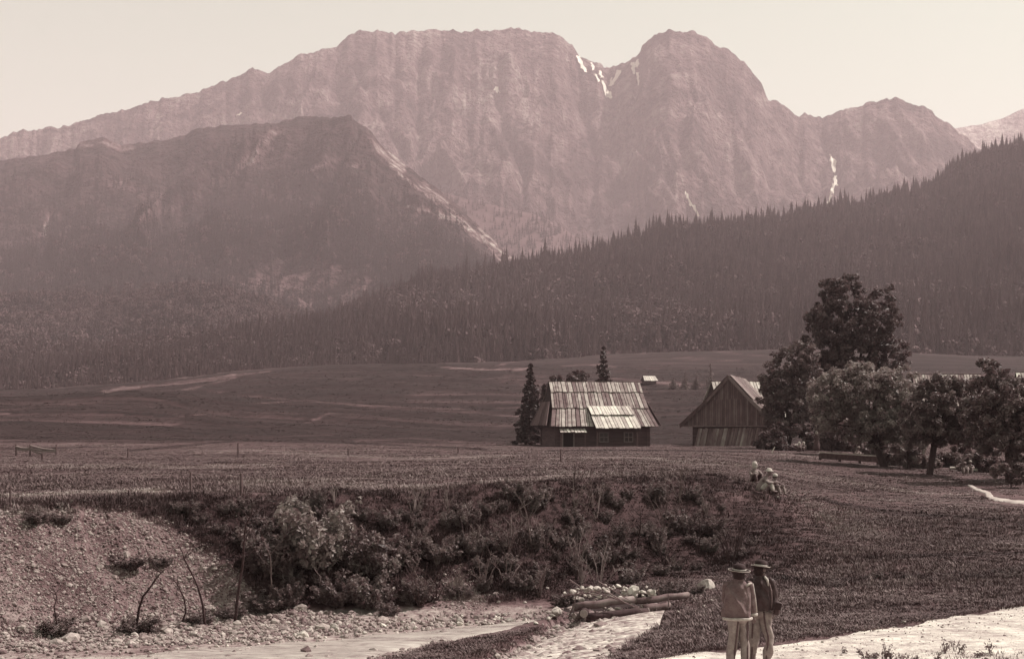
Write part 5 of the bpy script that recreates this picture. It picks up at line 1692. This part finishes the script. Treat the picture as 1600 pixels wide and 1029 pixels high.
for px, h in [(893, 34), (925, 30), (950, 26), (1010, 30), (1035, 34), (1062, 28), (880, 26), (975, 30), (1090, 22)]:
    bush(px, 905, h, random.randrange(6), "scrubby bush pushing up right behind the stones of the log crib", group="scrub behind the log crib", wf=1.2, dd=LD + random.uniform(1.6, 2.6))
for i in range(22):
    px = random.uniform(1215, 1600)
    bush(px, np.interp(px, [1195, 1290, 1400, 1500, 1620], [906, 916, 903, 906, 894]) + random.uniform(-4, 4), random.choice([8, 10, 12, 15]), i, "low scrubby plant along the ditch below the meadow", group="scrub along the meadow ditch", wf=random.uniform(1.2, 2.2), name="scrub_plant", cat="plant")
# weeds on the near verge of the road, bottom right
def weed(px, dd, h, label, group):
    g = on_ground(px, dd, 0.02)
    root = empty("weed", g, random.uniform(0, 6.28)); tag(root, label, "weed", group)
    mb = MB(); V = []
    for _ in range(random.randint(3, 6)):
        an = random.uniform(0, 6.28); t = Vector((math.cos(an) * h * .4, math.sin(an) * h * .4, h * random.uniform(.6, 1.05)))
        mb.tube([(0, 0, -0.02), t * 0.55 + Vector((0, 0, h * .1)), t], [0.006, 0.005, 0.003], 4)
        V.append(t)
    mb.build("stem", M_stick, root)
    C = [v * q for v in V for q in (0.5, 0.75, 1.0)]
    mobj("leaves", leaf_cloud("leaves", [tuple(c_) for c_ in C], [0.045] * len(C), 34, 0.035, random.randrange(9999)), M_leaf_bush, root)
for i in range(20):
    px = random.uniform(1310, 1610); dd = random.uniform(24.2, 25.9)
    weed(px, dd, random.choice([0.1, 0.14, 0.18, 0.24, 0.32]), "low dark weed growing on the near edge of the road", "weeds on the near road edge")
for px, dd_, top, w, lb in [(1400, 90, 690, 26, "leafy undergrowth right behind the willow trunk"), (1438, 86, 694, 24, "leafy undergrowth between willow and round fruit tree"), (1490, 90, 694, 26, "dark undergrowth behind the pale poles"), (1535, 84, 690, 26, "undergrowth left of the edge tree"), (1600, 80, 680, 30, "undergrowth at the picture edge under the last tree"),
                      (1215, 122, 655, 24, "dark undergrowth at the right corner of the barn"), (1318, 122, 668, 26, "dark undergrowth behind the slender orchard trunk"), (1360, 112, 672, 26, "dark undergrowth behind the plank rail's right half"), (1290, 126, 672, 22, "dark undergrowth behind the standing woman")]:
    gy = to_px(*[float(v) for v in on_ground(px, dd_)])[1]
    tree("shrub", lb, px, dd_, [(px, (top + gy) / 2 + 4, w, (gy - top) / 2), (px + 8, gy - 8, w, 10), (px - 10, gy - 8, w, 10)], 5000, 0.16, M_leaf_dark if dd_ > 100 else M_leaf_mid, 0.04, int(px), 0.5, 0.9, clump=0.32, cat="shrub")
# ================================================================== PEOPLE
M_skin = tone_mat("tanned_skin", 0.10, 0.16, 5.0, rough=0.6, bstr=0)
M_coat = tone_mat("brown_homespun_coat", 0.075, 0.14, 9.0, bdist=0.04, bstr=0.7)
M_trim_rim = tone_mat("sheepskin_trim_and_rim_light", 0.26, 0.46, 18.0, bdist=0.02, bstr=0.6)  # hem, cuffs and bands; also paints the sun's rim light on coat and hats
M_jacket = tone_mat("dark_leather_jacket", 0.02, 0.055, 9.0, rough=0.6)
M_felt = tone_mat("dark_felt_hat", 0.018, 0.03, 10.0)
M_trouser = tone_mat("pale_wool_trousers", 0.15, 0.28, 14.0, bdist=0.01)
M_stripe = tone_mat("dark_braid_stripe", 0.05, 0.09, 14.0, bstr=0)
M_shirt = tone_mat("white_linen", 0.26, 0.46, 8.0, bdist=0.01)
M_cloth_dark = tone_mat("dark_cloth", 0.03, 0.07, 8.0)
M_cloth_mid = tone_mat("grey_cloth", 0.14, 0.24, 8.0)
M_hair = tone_mat("dark_hair", 0.012, 0.03, 20.0)
M_shoe = tone_mat("leather_moccasin", 0.04, 0.09, 10.0)

def skin_body(parent, nodes, edges, mat=M_skin, root_i=0, sub=2):
    """one continuous body grown over a skeleton: nodes = [(x, y, z, rx, ry)]"""
    me = bpy.data.meshes.new("body")
    me.from_pydata([n[:3] for n in nodes], edges, [])
    o = bpy.data.objects.new("body", me)
    me.materials.append(mat)
    link(o, parent)
    m = o.modifiers.new("skin", 'SKIN'); m.use_smooth_shade = True
    if not me.skin_vertices:
        me.attributes.new("skin", 'FLOAT', 'POINT')
    for i, n in enumerate(nodes):
        v = me.skin_vertices[0].data[i]
        v.radius = (n[3], n[4]); v.use_root = (i == root_i)
    s = o.modifiers.new("subdivision", 'SUBSURF'); s.levels = sub; s.render_levels = sub
    return o

def head_nodes(c, f):
    """neck top -> head; c centre of the head, f unit vector of the face"""
    c = Vector(c); f = Vector(f).normalized(); sd = Vector((f.y, -f.x, 0)).normalized()
    N_ = [tuple(c - Vector((0, 0, .055))) + (.068, .062), tuple(c + Vector((0, 0, .02))) + (.082, .078), tuple(c + Vector((0, 0, .085))) + (.062, .06),
          tuple(c + f * .085 + Vector((0, 0, -.005))) + (.017, .02), tuple(c + f * .07 + Vector((0, 0, -.075))) + (.03, .026),
          tuple(c + sd * .085 + Vector((0, 0, -.01))) + (.012, .022), tuple(c - sd * .085 + Vector((0, 0, -.01))) + (.012, .022)]
    E = [(0, 1), (1, 2), (1, 3), (0, 4), (1, 5), (1, 6)]
    return N_, E

def face_marks(parent, c, f):
    c = Vector(c); f = Vector(f).normalized(); sd = Vector((f.y, -f.x, 0)).normalized()
    for s_ in (-1, 1):
        MB().lathe([(0.0, -.008), (.009, -.004), (.011, 0), (.009, .004), (0, .008)], c + f * .073 + sd * s_ * .03 + Vector((0, 0, .015)), 8).build("eye", M_hair, parent, True)
    MB().box(c + f * .083 + Vector((0, 0, -.055)), (.04, .02, .008), Matrix.Rotation(math.atan2(sd.y, sd.x), 3, 'Z')).build("mouth", M_cloth_dark, parent)

def hand_nodes(wrist, dirv, palm_side, k=1.0):
    """palm and five fingers: chain nodes starting at the wrist"""
    w = Vector(wrist); d_ = Vector(dirv).normalized(); p_ = Vector(palm_side).normalized(); s_ = d_.cross(p_).normalized()
    N_ = [tuple(w + d_ * .05 * k) + (.032 * k, .018 * k)]
    E = []
    for i, (off, ln) in enumerate([(-.028, .062), (-.010, .072), (.010, .068), (.026, .052)]):
        b = w + d_ * .09 * k + s_ * off * k
        m_ = b + d_ * ln * .5 * k + p_ * .008 * k; t = b + d_ * ln * .85 * k + p_ * .03 * k
        i0 = len(N_)
        N_ += [tuple(b) + (.0095 * k, .0095 * k), tuple(m_) + (.0085 * k, .0085 * k), tuple(t) + (.007 * k, .007 * k)]
        E += [(0, i0), (i0, i0 + 1), (i0 + 1, i0 + 2)]
    i0 = len(N_)
    b = w + d_ * .045 * k - s_ * .038 * k + p_ * .012 * k
    N_ += [tuple(b) + (.011 * k, .011 * k), tuple(b + d_ * .04 * k - s_ * .012 * k + p_ * .012 * k) + (.009 * k, .009 * k)]
    E += [(0, i0), (i0, i0 + 1)]
    return N_, E

def hat(parent, c, tilt=(0, 0), brim=.175, band=True):
    rot = Matrix.Rotation(tilt[0], 3, 'X') @ Matrix.Rotation(tilt[1], 3, 'Y')
    h = MB().lathe([(.098, .0), (.104, .03), (.101, .065), (.085, .098), (.055, .115), (.0, .12)], c, 24, 1, 1.08, rot).build("hat", M_felt, parent, True)
    MB().lathe([(.092, .004), (.12, -.008), (brim * .9, -.012), (brim, .006), (brim + .004, .014), (brim * .9, .0), (.12, .004), (.1, .012)], c, 28, 1, 1.08, rot).build("brim", M_felt, h, True)
    if band:
        MB().lathe([(.105, .012), (.11, .015), (.11, .034), (.105, .037)], c, 24, 1, 1.08, rot).build("hat_band", M_trim_rim, h, True)
    # sunlit rim of the brim, painted as a pale ring
    MB().lathe([(brim + .001, .008), (brim + .007, .008), (brim + .006, .017), (brim, .016)], c, 28, 1, 1.08, rot).build("brim_rim_light", M_trim_rim, h, True)
    return h

def leg_cloth(parent, pts, rad, mat=M_trouser, stripe_dir=None):
    pts = dense(pts, 4); rad = dense(rad, 4)
    mb = MB(); mb.tube(pts, [r[0] for r in rad], 16, [r[1] for r in rad]); mb.jitter(.03, 3, 21); mb.jitter(.042, 8, int(abs(pts[0][0]) * 100))
    o = mb.build("trouser_leg", mat, parent, sub=1)
    if stripe_dir is not None:
        sd = Vector(stripe_dir).normalized()
        q = [Vector(p) + sd * (r[0] * 0.97) for p, r in zip(pts, rad)]
        MB().tube(q, [.014] * len(q), 6, [.009] * len(q)).build("stripe", M_stripe, o, True)
    return o

def shoes(parent, feet, f):
    f = Vector(f).normalized()
    for p in feet:
        p = Vector(p)
        MB().tube([p - f * .09 + Vector((0, 0, .035)), p + Vector((0, 0, .045)), p + f * .09 + Vector((0, 0, .032)), p + f * .17 + Vector((0, 0, .022))], [.035, .045, .045, .02], 10, [.035, .045, .032, .016]).build("shoe", M_shoe, parent, sub=1)

# ---- the man in the trimmed coat, seen from behind
g = on_ground(1154, 23.5)
g.z = float(np.max(H(np.array([g.x]), np.array([g.y])))) + 0.03
A = empty("person", g)
tag(A, "man in a loose brown coat with pale hem, seen from behind on the road", "person")
fA = Vector((0.55, 0.85, 0)).normalized()
legs = [[(-.075, -.03, .93), (-.085, -.02, .70), (-.095, .0, .50), (-.105, .03, .28), (-.11, .05, .08)], [(.085, .03, .93), (.085, .04, .70), (.09, .03, .50), (.10, .0, .28), (.105, .0, .08)]]
hc = (0.01, .0, 1.575)
hn, he = head_nodes(hc, fA)
nodes = [(0, 0, .95, .15, .12), (0, 0, 1.15, .15, .11), (0, 0, 1.36, .17, .11), (0, 0, 1.45, .075, .07), (0, 0, 1.50, .055, .055)]
edges = [(0, 1), (1, 2), (2, 3), (3, 4)]
b0 = len(nodes); nodes += hn; edges += [(4, b0)] + [(a + b0, b + b0) for a, b in he]
for lg, s_ in zip(legs, (-1, 1)):
    i0 = len(nodes)
    nodes += [lg[0] + (.085, .085), lg[2] + (.058, .058), lg[4] + (.04, .04), (lg[4][0] + fA.x * .12, lg[4][1] + fA.y * .12, .03, .035, .025)]
    edges += [(0, i0), (i0, i0 + 1), (i0 + 1, i0 + 2), (i0 + 2, i0 + 3)]
arms = [[(-.165, .05, 1.39), (-.19, .12, 1.16), (-.04, .26, 1.05)], [(.175, .02, 1.40), (.215, .05, 1.14), (.245, .09, .93)]]
for am in arms:
    i0 = len(nodes)
    nodes += [am[0] + (.05, .05), am[1] + (.042, .042), am[2] + (.03, .028)]
    edges += [(2, i0), (i0, i0 + 1), (i0 + 1, i0 + 2)]
    hn_, he_ = hand_nodes(am[2], (Vector(am[2]) - Vector(am[1])), (0, 1, 0))
    j0 = len(nodes); nodes += hn_; edges += [(i0 + 2, j0)] + [(a + j0, b + j0) for a, b in he_]
skin_body(A, nodes, edges)
face_marks(A, hc, fA)
coat = MB().rings(dense([(0.0, .0, 1.505, .075, .07, 0), (0, 0, 1.47, .115, .09, .005), (0, 0, 1.435, .160, .11, .008), (0, 0, 1.37, .205, .14, .014), (-.005, 0, 1.2, .212, .155, .035), (-.01, 0, 1.02, .222, .165, .05), (-.015, 0, .875, .228, .172, .055), (-.015, 0, .86, .2, .15, .03)], 5), 48).jitter(.05, 7, 3).jitter(.04, 3, 13).build("coat", M_coat, A, sub=1)
MB().rings([(-.015, 0, .905, .233, .178, .035), (-.015, 0, .90, .240, .185, .035), (-.015, 0, .865, .242, .187, .035), (-.015, 0, .85, .228, .172, .03)], 36).build("hem_trim", M_trim_rim, coat, sub=1)
for am, nm in zip(arms, (0, 1)):
    P = [Vector(p) for p in am]
    pts = [P[0] - Vector((P[0].x * .25, 0, -.01)), P[0], P[0].lerp(P[1], .5), P[1], P[1].lerp(P[2], .6), P[2] - Vector((0, 0, .0))]
    pts = dense(pts, 4)
    sl = MB().tube(pts, [q_[0] for q_ in dense([(.06,), (.075,), (.072,), (.068,), (.064,), (.066,)], 4)], 16).jitter(.025, 10, 4).build("sleeve", M_coat, coat, sub=1)
    MB().tube([P[2] + Vector((0, 0, .025)), P[2] - Vector((0, 0, .02))], [.073, .074], 14).build("cuff", M_trim_rim, sl, True)
    if nm == 1:
        MB().tube([P[0] + Vector((.045, -.035, .03)), P[0].lerp(P[1], .5) + Vector((.055, -.035, 0)), P[1] + Vector((.055, -.03, 0)), P[2] + Vector((.05, -.04, .05))], [.014] * 4, 6).build("sleeve_rim_light", M_trim_rim, sl, True)  # rim light along the arm, painted as a pale strip
        MB().tube([(.10, -.115, 1.40), (.135, -.10, 1.425), (.175, -.06, 1.44), (.205, .0, 1.43)], [.014, .018, .018, .014], 8).build("shoulder_rim_light", M_trim_rim, coat, True)  # sun highlight on the shoulder, modelled as a pale strip
MB().rings([(0.0, .0, 1.53, .07, .068, .01), (0, 0, 1.50, .085, .08, .01), (0, 0, 1.475, .105, .09, .01)], 24).build("collar", M_coat, coat, sub=1)
for lg, s_ in zip(legs, (-1, 1)):
    leg_cloth(A, lg, [(.105, .105), (.095, .095), (.08, .08), (.068, .068), (.062, .062)], M_trouser, (0.55, -0.85, 0))
MB().rings([(0, 0, .97, .16, .12, 0), (0, 0, .90, .17, .125, 0), (0, 0, .84, .165, .12, 0), (0, 0, .80, .12, .09, 0)], 24).build("trouser_seat", M_trouser, A, sub=1)
MB().lathe([(.06, -.09), (.088, -.05), (.095, .0), (.09, .06), (.05, .1)], (hc[0] - fA.x * .012, hc[1] - fA.y * .012, hc[2]), 18).build("hair", M_hair, A, True)
hat(A, (hc[0], hc[1], hc[2] + .055), (R(4), R(4)), .17)
shoes(A, [legs[0][4][:2] + (0,), legs[1][4][:2] + (0,)], fA)

# ---- his companion in a short dark jacket
g = on_ground(1189, 24.0)
g.z += 0.03
B = empty("person", g)
tag(B, "man in a short dark jacket and pale trousers, hand in pocket, turned to the road", "person")
fB = Vector((0.85, -0.45, 0)).normalized()
legs = [[(-.085, .02, .95), (-.11, .02, .72), (-.12, .02, .50), (-.125, .04, .28), (-.13, .05, .08)], [(.06, -.03, .95), (.085, -.05, .72), (.125, -.07, .52), (.10, -.03, .28), (.095, .0, .08)]]
hc = (-.01, -.01, 1.60)
hn, he = head_nodes(hc, fB)
nodes = [(0, 0, .96, .14, .12), (0, 0, 1.16, .14, .11), (-.01, 0, 1.37, .165, .11), (-.01, 0, 1.46, .075, .07), (-.01, 0, 1.52, .055, .055)]
edges = [(0, 1), (1, 2), (2, 3), (3, 4)]
b0 = len(nodes); nodes += hn; edges += [(4, b0)] + [(a + b0, b + b0) for a, b in he]
for lg in legs:
    i0 = len(nodes)
    nodes += [lg[0] + (.085, .085), lg[2] + (.058, .058), lg[4] + (.04, .04), (lg[4][0] + fB.x * .12, lg[4][1] + fB.y * .12, .03, .035, .025)]
    edges += [(0, i0), (i0, i0 + 1), (i0 + 1, i0 + 2), (i0 + 2, i0 + 3)]
arms = [[(-.17, .02, 1.41), (-.195, .0, 1.17), (-.10, -.06, 1.0)], [(.15, -.02, 1.41), (.205, -.03, 1.17), (.19, -.11, .97)]]
for am in arms:
    i0 = len(nodes)
    nodes += [am[0] + (.05, .05), am[1] + (.042, .042), am[2] + (.03, .028)]
    edges += [(2, i0), (i0, i0 + 1), (i0 + 1, i0 + 2)]
    hn_, he_ = hand_nodes(am[2], (Vector(am[2]) - Vector(am[1])), (-.5, .2, 0))
    j0 = len(nodes); nodes += hn_; edges += [(i0 + 2, j0)] + [(a + j0, b + j0) for a, b in he_]
skin_body(B, nodes, edges)
face_marks(B, hc, fB)
jk = MB().rings(dense([(-.01, 0, 1.525, .07, .068, 0), (-.01, 0, 1.48, .11, .088, .005), (-.01, 0, 1.435, .168, .112, .01), (-.005, 0, 1.37, .195, .135, .02), (0, 0, 1.2, .185, .145, .03), (0, 0, 1.06, .178, .145, .03), (0, 0, .965, .185, .15, .03), (0, 0, .955, .15, .12, .02)], 5), 48).jitter(.045, 8, 9).jitter(.035, 3, 14).build("jacket", M_jacket, B, sub=1)
for am in arms:
    P = [Vector(p) for p in am]
    pts = [P[0] - Vector((P[0].x * .25, 0, -.01)), P[0], P[0].lerp(P[1], .5), P[1], P[1].lerp(P[2], .6), P[2]]
    pts = dense(pts, 4)
    MB().tube(pts, [q_[0] for q_ in dense([(.055,), (.07,), (.066,), (.062,), (.056,), (.052,)], 4)], 16).jitter(.025, 10, 6).build("sleeve", M_jacket, jk, sub=1)
# open shirt collar and front edge
MB().tube([(.045, -.075, 1.505), (.085, -.095, 1.45), (.10, -.118, 1.36)], [.018, .022, .012], 8).build("shirt_collar", M_shirt, B, True)
MB().tube([(.115, -.11, 1.40), (.145, -.125, 1.28), (.15, -.13, 1.14), (.145, -.13, 1.0)], [.01, .014, .014, .01], 6).build("jacket_edge", M_coat, jk, True)
# dark satchel held at his side
sat = MB(); sat.box((.235, -.1, 1.0), (.10, .15, .22), Matrix.Rotation(R(12), 3, 'Y')); sat = sat.build("satchel", M_jacket)
sat.location = g
bv = sat.modifiers.new("bevel", 'BEVEL'); bv.width = .03; bv.segments = 3
tag(sat, "small dark satchel at the hip of the man in the dark jacket", "bag")
MB().box((.248, -.186, 1.04), (.09, .014, .11), Matrix.Rotation(R(12), 3, 'Y')).build("flap", M_felt, sat)
for lg, sd in zip(legs, ((-.35, -.9, 0), (-.35, -.9, 0))):
    leg_cloth(B, lg, [(.10, .10), (.095, .095), (.088, .088), (.068, .068), (.06, .06)], M_trouser, sd)
MB().rings([(0, 0, .99, .15, .12, 0), (0, 0, .92, .165, .125, 0), (0, 0, .86, .16, .12, 0), (0, 0, .82, .12, .09, 0)], 24).build("trouser_seat", M_trouser, B, sub=1)
MB().lathe([(.06, -.10), (.088, -.05), (.094, .0), (.09, .06), (.05, .1)], (hc[0] - fB.x * .016, hc[1] - fB.y * .016, hc[2]), 18).build("hair", M_hair, B, True)
hat(B, (hc[0], hc[1], hc[2] + .055), (R(-3), R(7)), .15)
shoes(B, [legs[0][4][:2] + (0,), legs[1][4][:2] + (0,)], fB)

# ---- children on the mound and people in the shade
def sitter(label, px, py, k, f, top_mat, low_mat, head_mat, cap=None, lean=0.12, group=None, dd=None, kneel=False):
    """person sitting on the ground, knees drawn up; k = size against an adult"""
    g = ground_hit(px, py)[0] if dd is None else on_ground(px, dd)
    rt = empty("person", g); tag(rt, label, "person", group)
    f = Vector(f).normalized(); s_ = Vector((f.y, -f.x, 0)); up = Vector((0, 0, 1))
    def q(a, b, c_):
        return (f * a + s_ * b + up * c_) * k
    pel, ch, nk, hd = q(0, 0, .12), q(lean, 0, .48), q(lean * 1.3, 0, .62), q(lean * 1.7, 0, .74)
    nodes = [tuple(pel) + (.14 * k, .13 * k), tuple(q(lean * .5, 0, .3)) + (.13 * k, .11 * k), tuple(ch) + (.15 * k, .11 * k), tuple(nk) + (.05 * k, .05 * k)]
    edges = [(0, 1), (1, 2), (2, 3)]
    hn, he = head_nodes((0, 0, 0), f)
    b0 = len(nodes)
    nodes += [tuple(hd + Vector(n[:3]) * k) + (n[3] * k, n[4] * k) for n in hn]
    edges += [(3, b0)] + [(a + b0, b + b0) for a, b in he]
    kn, ft = [], []
    for sg in (-1, 1):
        hp_, k_, a_ = q(.05, .1 * sg, .12), q(.38, .13 * sg, .44 if not kneel else .2), q(.5, .12 * sg, .06)
        i0 = len(nodes)
        nodes += [tuple(hp_) + (.08 * k, .08 * k), tuple(k_) + (.06 * k, .06 * k), tuple(a_) + (.04 * k, .04 * k), tuple(a_ + f * .13 * k) + (.035 * k, .025 * k)]
        edges += [(0, i0), (i0, i0 + 1), (i0 + 1, i0 + 2), (i0 + 2, i0 + 3)]
        kn.append(k_); ft.append(a_)
        sh, el, wr = q(lean, .19 * sg, .5), q(lean + .16, .24 * sg, .34), q(lean + .34, .12 * sg, .40)
        i0 = len(nodes)
        nodes += [tuple(sh) + (.05 * k, .05 * k), tuple(el) + (.04 * k, .04 * k), tuple(wr) + (.03 * k, .028 * k)]
        edges += [(2, i0), (i0, i0 + 1), (i0 + 1, i0 + 2)]
        hn_, he_ = hand_nodes(wr, f, -up, k)
        j0 = len(nodes); nodes += hn_; edges += [(i0 + 2, j0)] + [(a + j0, b + j0) for a, b in he_]
        MB().tube([sh, el, wr], [.068 * k, .056 * k, .045 * k], 10).build("sleeve", top_mat, rt, sub=1)
        MB().tube([hp_, hp_.lerp(k_, .5), k_, k_.lerp(a_, .5), a_], [.1 * k, .09 * k, .078 * k, .065 * k, .055 * k], 10).build("trouser_leg", low_mat, rt, sub=1)
    skin_body(rt, nodes, edges, sub=1)
    c0, c1 = pel, ch
    MB().tube([pel - up * .08 * k, pel + up * .04 * k, c0.lerp(c1, .5), c1, c1 + (nk - ch) * .55], [.17 * k, .175 * k, .16 * k, .175 * k, .09 * k], 16, [.14 * k, .15 * k, .13 * k, .13 * k, .07 * k]).build("shirt", top_mat, rt, sub=1)
    face_k = hd
    if cap == "scarf":
        MB().lathe([(.05, -.13), (.1, -.09), (.108, 0), (.1, .06), (.065, .115), (0, .13)], hd - f * .022 * k, 16, k, k, Matrix.Scale(k, 3) if False else None).build("kerchief", head_mat, rt, True)
    elif cap == "hat":
        MB().lathe([(.145 * k, -.005), (.15 * k, .01), (.11 * k, .02), (.1 * k, .07 * k), (.06 * k, .11 * k), (0, .115 * k)], hd + up * .05 * k, 20).build("hat", head_mat, rt, True)
    else:
        MB().lathe([(.1 * k, 0), (.102 * k, .03 * k), (.085 * k, .08 * k), (.04 * k, .11 * k), (0, .115 * k)], hd + up * .01 * k, 16).build("cap", head_mat, rt, True)
        MB().lathe([(.06 * k, -.08 * k), (.088 * k, -.04 * k), (.094 * k, .01 * k), (.09 * k, .04 * k)], hd - f * .018 * k, 14).build("hair", M_hair, rt, True)
    return rt
def stander(label, px, py, k, f, top_mat, low_mat, head_mat, dd=None):
    g = ground_hit(px, py)[0] if dd is None else on_ground(px, dd)
    rt = empty("person", g); tag(rt, label, "person")
    f = Vector(f).normalized()
    hn, he = head_nodes((0, 0, 1.58), f)
    nodes = [(0, 0, .92, .14, .12), (0, 0, 1.14, .13, .1), (0, 0, 1.36, .16, .1), (0, 0, 1.46, .055, .055)]; edges = [(0, 1), (1, 2), (2, 3)]
    b0 = len(nodes); nodes += hn; edges += [(3, b0)] + [(a + b0, b + b0) for a, b in he]
    for sg in (-1, 1):
        i0 = len(nodes)
        nodes += [(.09 * sg, 0, .9, .085, .085), (.1 * sg, .02, .48, .055, .055), (.1 * sg, .03, .08, .04, .04), (.1 * sg + f.x * .12, .03 + f.y * .12, .03, .035, .025), (.18 * sg, 0, 1.38, .05, .05), (.22 * sg, 0, 1.12, .04, .04), (.16 * sg + f.x * .12, f.y * .12, .98, .03, .03)]
        edges += [(0, i0), (i0, i0 + 1), (i0 + 1, i0 + 2), (i0 + 2, i0 + 3), (2, i0 + 4), (i0 + 4, i0 + 5), (i0 + 5, i0 + 6)]
        hn_, he_ = hand_nodes(nodes[i0 + 6][:3], (0, 0, -1), tuple(f))
        j0 = len(nodes); nodes += hn_; edges += [(i0 + 6, j0)] + [(a + j0, b + j0) for a, b in he_]
        MB().tube([nodes[i0 + 4][:3], nodes[i0 + 5][:3], nodes[i0 + 6][:3]], [.066, .056, .048], 10).build("sleeve", top_mat, rt, sub=1)
    nodes = [tuple(c_ * k for c_ in n) for n in nodes]
    skin_body(rt, nodes, edges, sub=1)
    MB().rings([(0, 0, 1.48, .08, .07, 0), (0, 0, 1.42, .17, .11, .01), (0, 0, 1.3, .18, .13, .01), (0, 0, 1.05, .15, .12, .02), (0, 0, .92, .17, .14, .02)], 20).build("blouse", top_mat, rt, sub=1)
    MB().rings([(0, 0, 1.0, .15, .12, .01), (0, 0, .9, .19, .16, .03), (0, 0, .5, .26, .23, .06), (0, 0, .12, .31, .28, .07)], 24).build("skirt", low_mat, rt, sub=1)
    MB().lathe([(.05, -.15), (.1, -.1), (.108, 0), (.1, .07), (.065, .115), (0, .13)], (-f.x * .022, -f.y * .022, 1.58), 16).build("kerchief", head_mat, rt, True)
    if k != 1:
        for ch in rt.children:
            if ch.name.split(".")[0] != "body":
                ch.scale = (k, k, k)
    return rt
sitter("child with a white kerchief sitting highest on the grassy mound", 1178, 756, 0.86, (.3, -.95, 0), M_cloth_mid, M_cloth_dark, M_shirt, "scarf", 0.05)
sitter("child in a light shirt and wide hat bending forward on the grassy mound", 1187, 771, 0.86, (.95, -.3, 0), M_cloth_mid, M_shirt, M_shirt, "hat", 0.2)
sitter("child in dark clothes and a white cap sitting on the edge of the mound", 1209, 774, 0.80, (.55, -.85, 0), M_cloth_dark, M_cloth_mid, M_shirt, None, 0.05)
stander("woman with a white kerchief standing in the deep shade under the tall tree", 1276, 699, 1.0, (-.4, -.9, 0), M_cloth_dark, M_cloth_dark, M_shirt, 116)
sitter("person with a white kerchief sitting in the shade nearest the barn", 1248, 698, 0.95, (.5, -.85, 0), M_cloth_dark, M_cloth_dark, M_shirt, "scarf", 0.05, dd=114)
sitter("person with a white kerchief sitting in the shade next to the standing woman", 1256, 698, 0.95, (-.4, -.9, 0), M_cloth_dark, M_cloth_dark, M_shirt, "scarf", 0.05, dd=116)
sitter("person in grey leaning forward in the shade behind the plank rail", 1336, 700, 1.0, (.5, -.85, 0), M_cloth_mid, M_shirt, M_cloth_mid, None, 0.2, dd=99)
sitter("small child in grey sitting under the fruit trees behind the pale poles", 1507, 731, 0.8, (-.1, -1, 0), M_cloth_mid, M_cloth_mid, M_cloth_mid, None, 0.05, dd=80)
sitter("child in pale grey sitting close beside its companion under the fruit trees", 1516, 729, 0.85, (-.3, -.9, 0), M_cloth_mid, M_cloth_mid, M_trim_rim, None, 0.05, dd=81)
# ================================================================== HAZE
hz, nth, outh = new_mat("pale_summer_haze")
pv_ = N(nth, "ShaderNodeVolumePrincipled")
pv_.inputs["Color"].default_value = (0.95, 0.73, 0.785, 1)
pv_.inputs["Density"].default_value = 0.00012
pv_.inputs["Anisotropy"].default_value = 0.0
L(nth, pv_.outputs[0], outh.inputs["Volume"])
haze = MB().box((0, 3950, 799.1), (12000, 8300, 1601.8)).build("haze", hz)
tag(haze, "pale summer haze filling the valley before the mountains", "haze", kind="stuff")
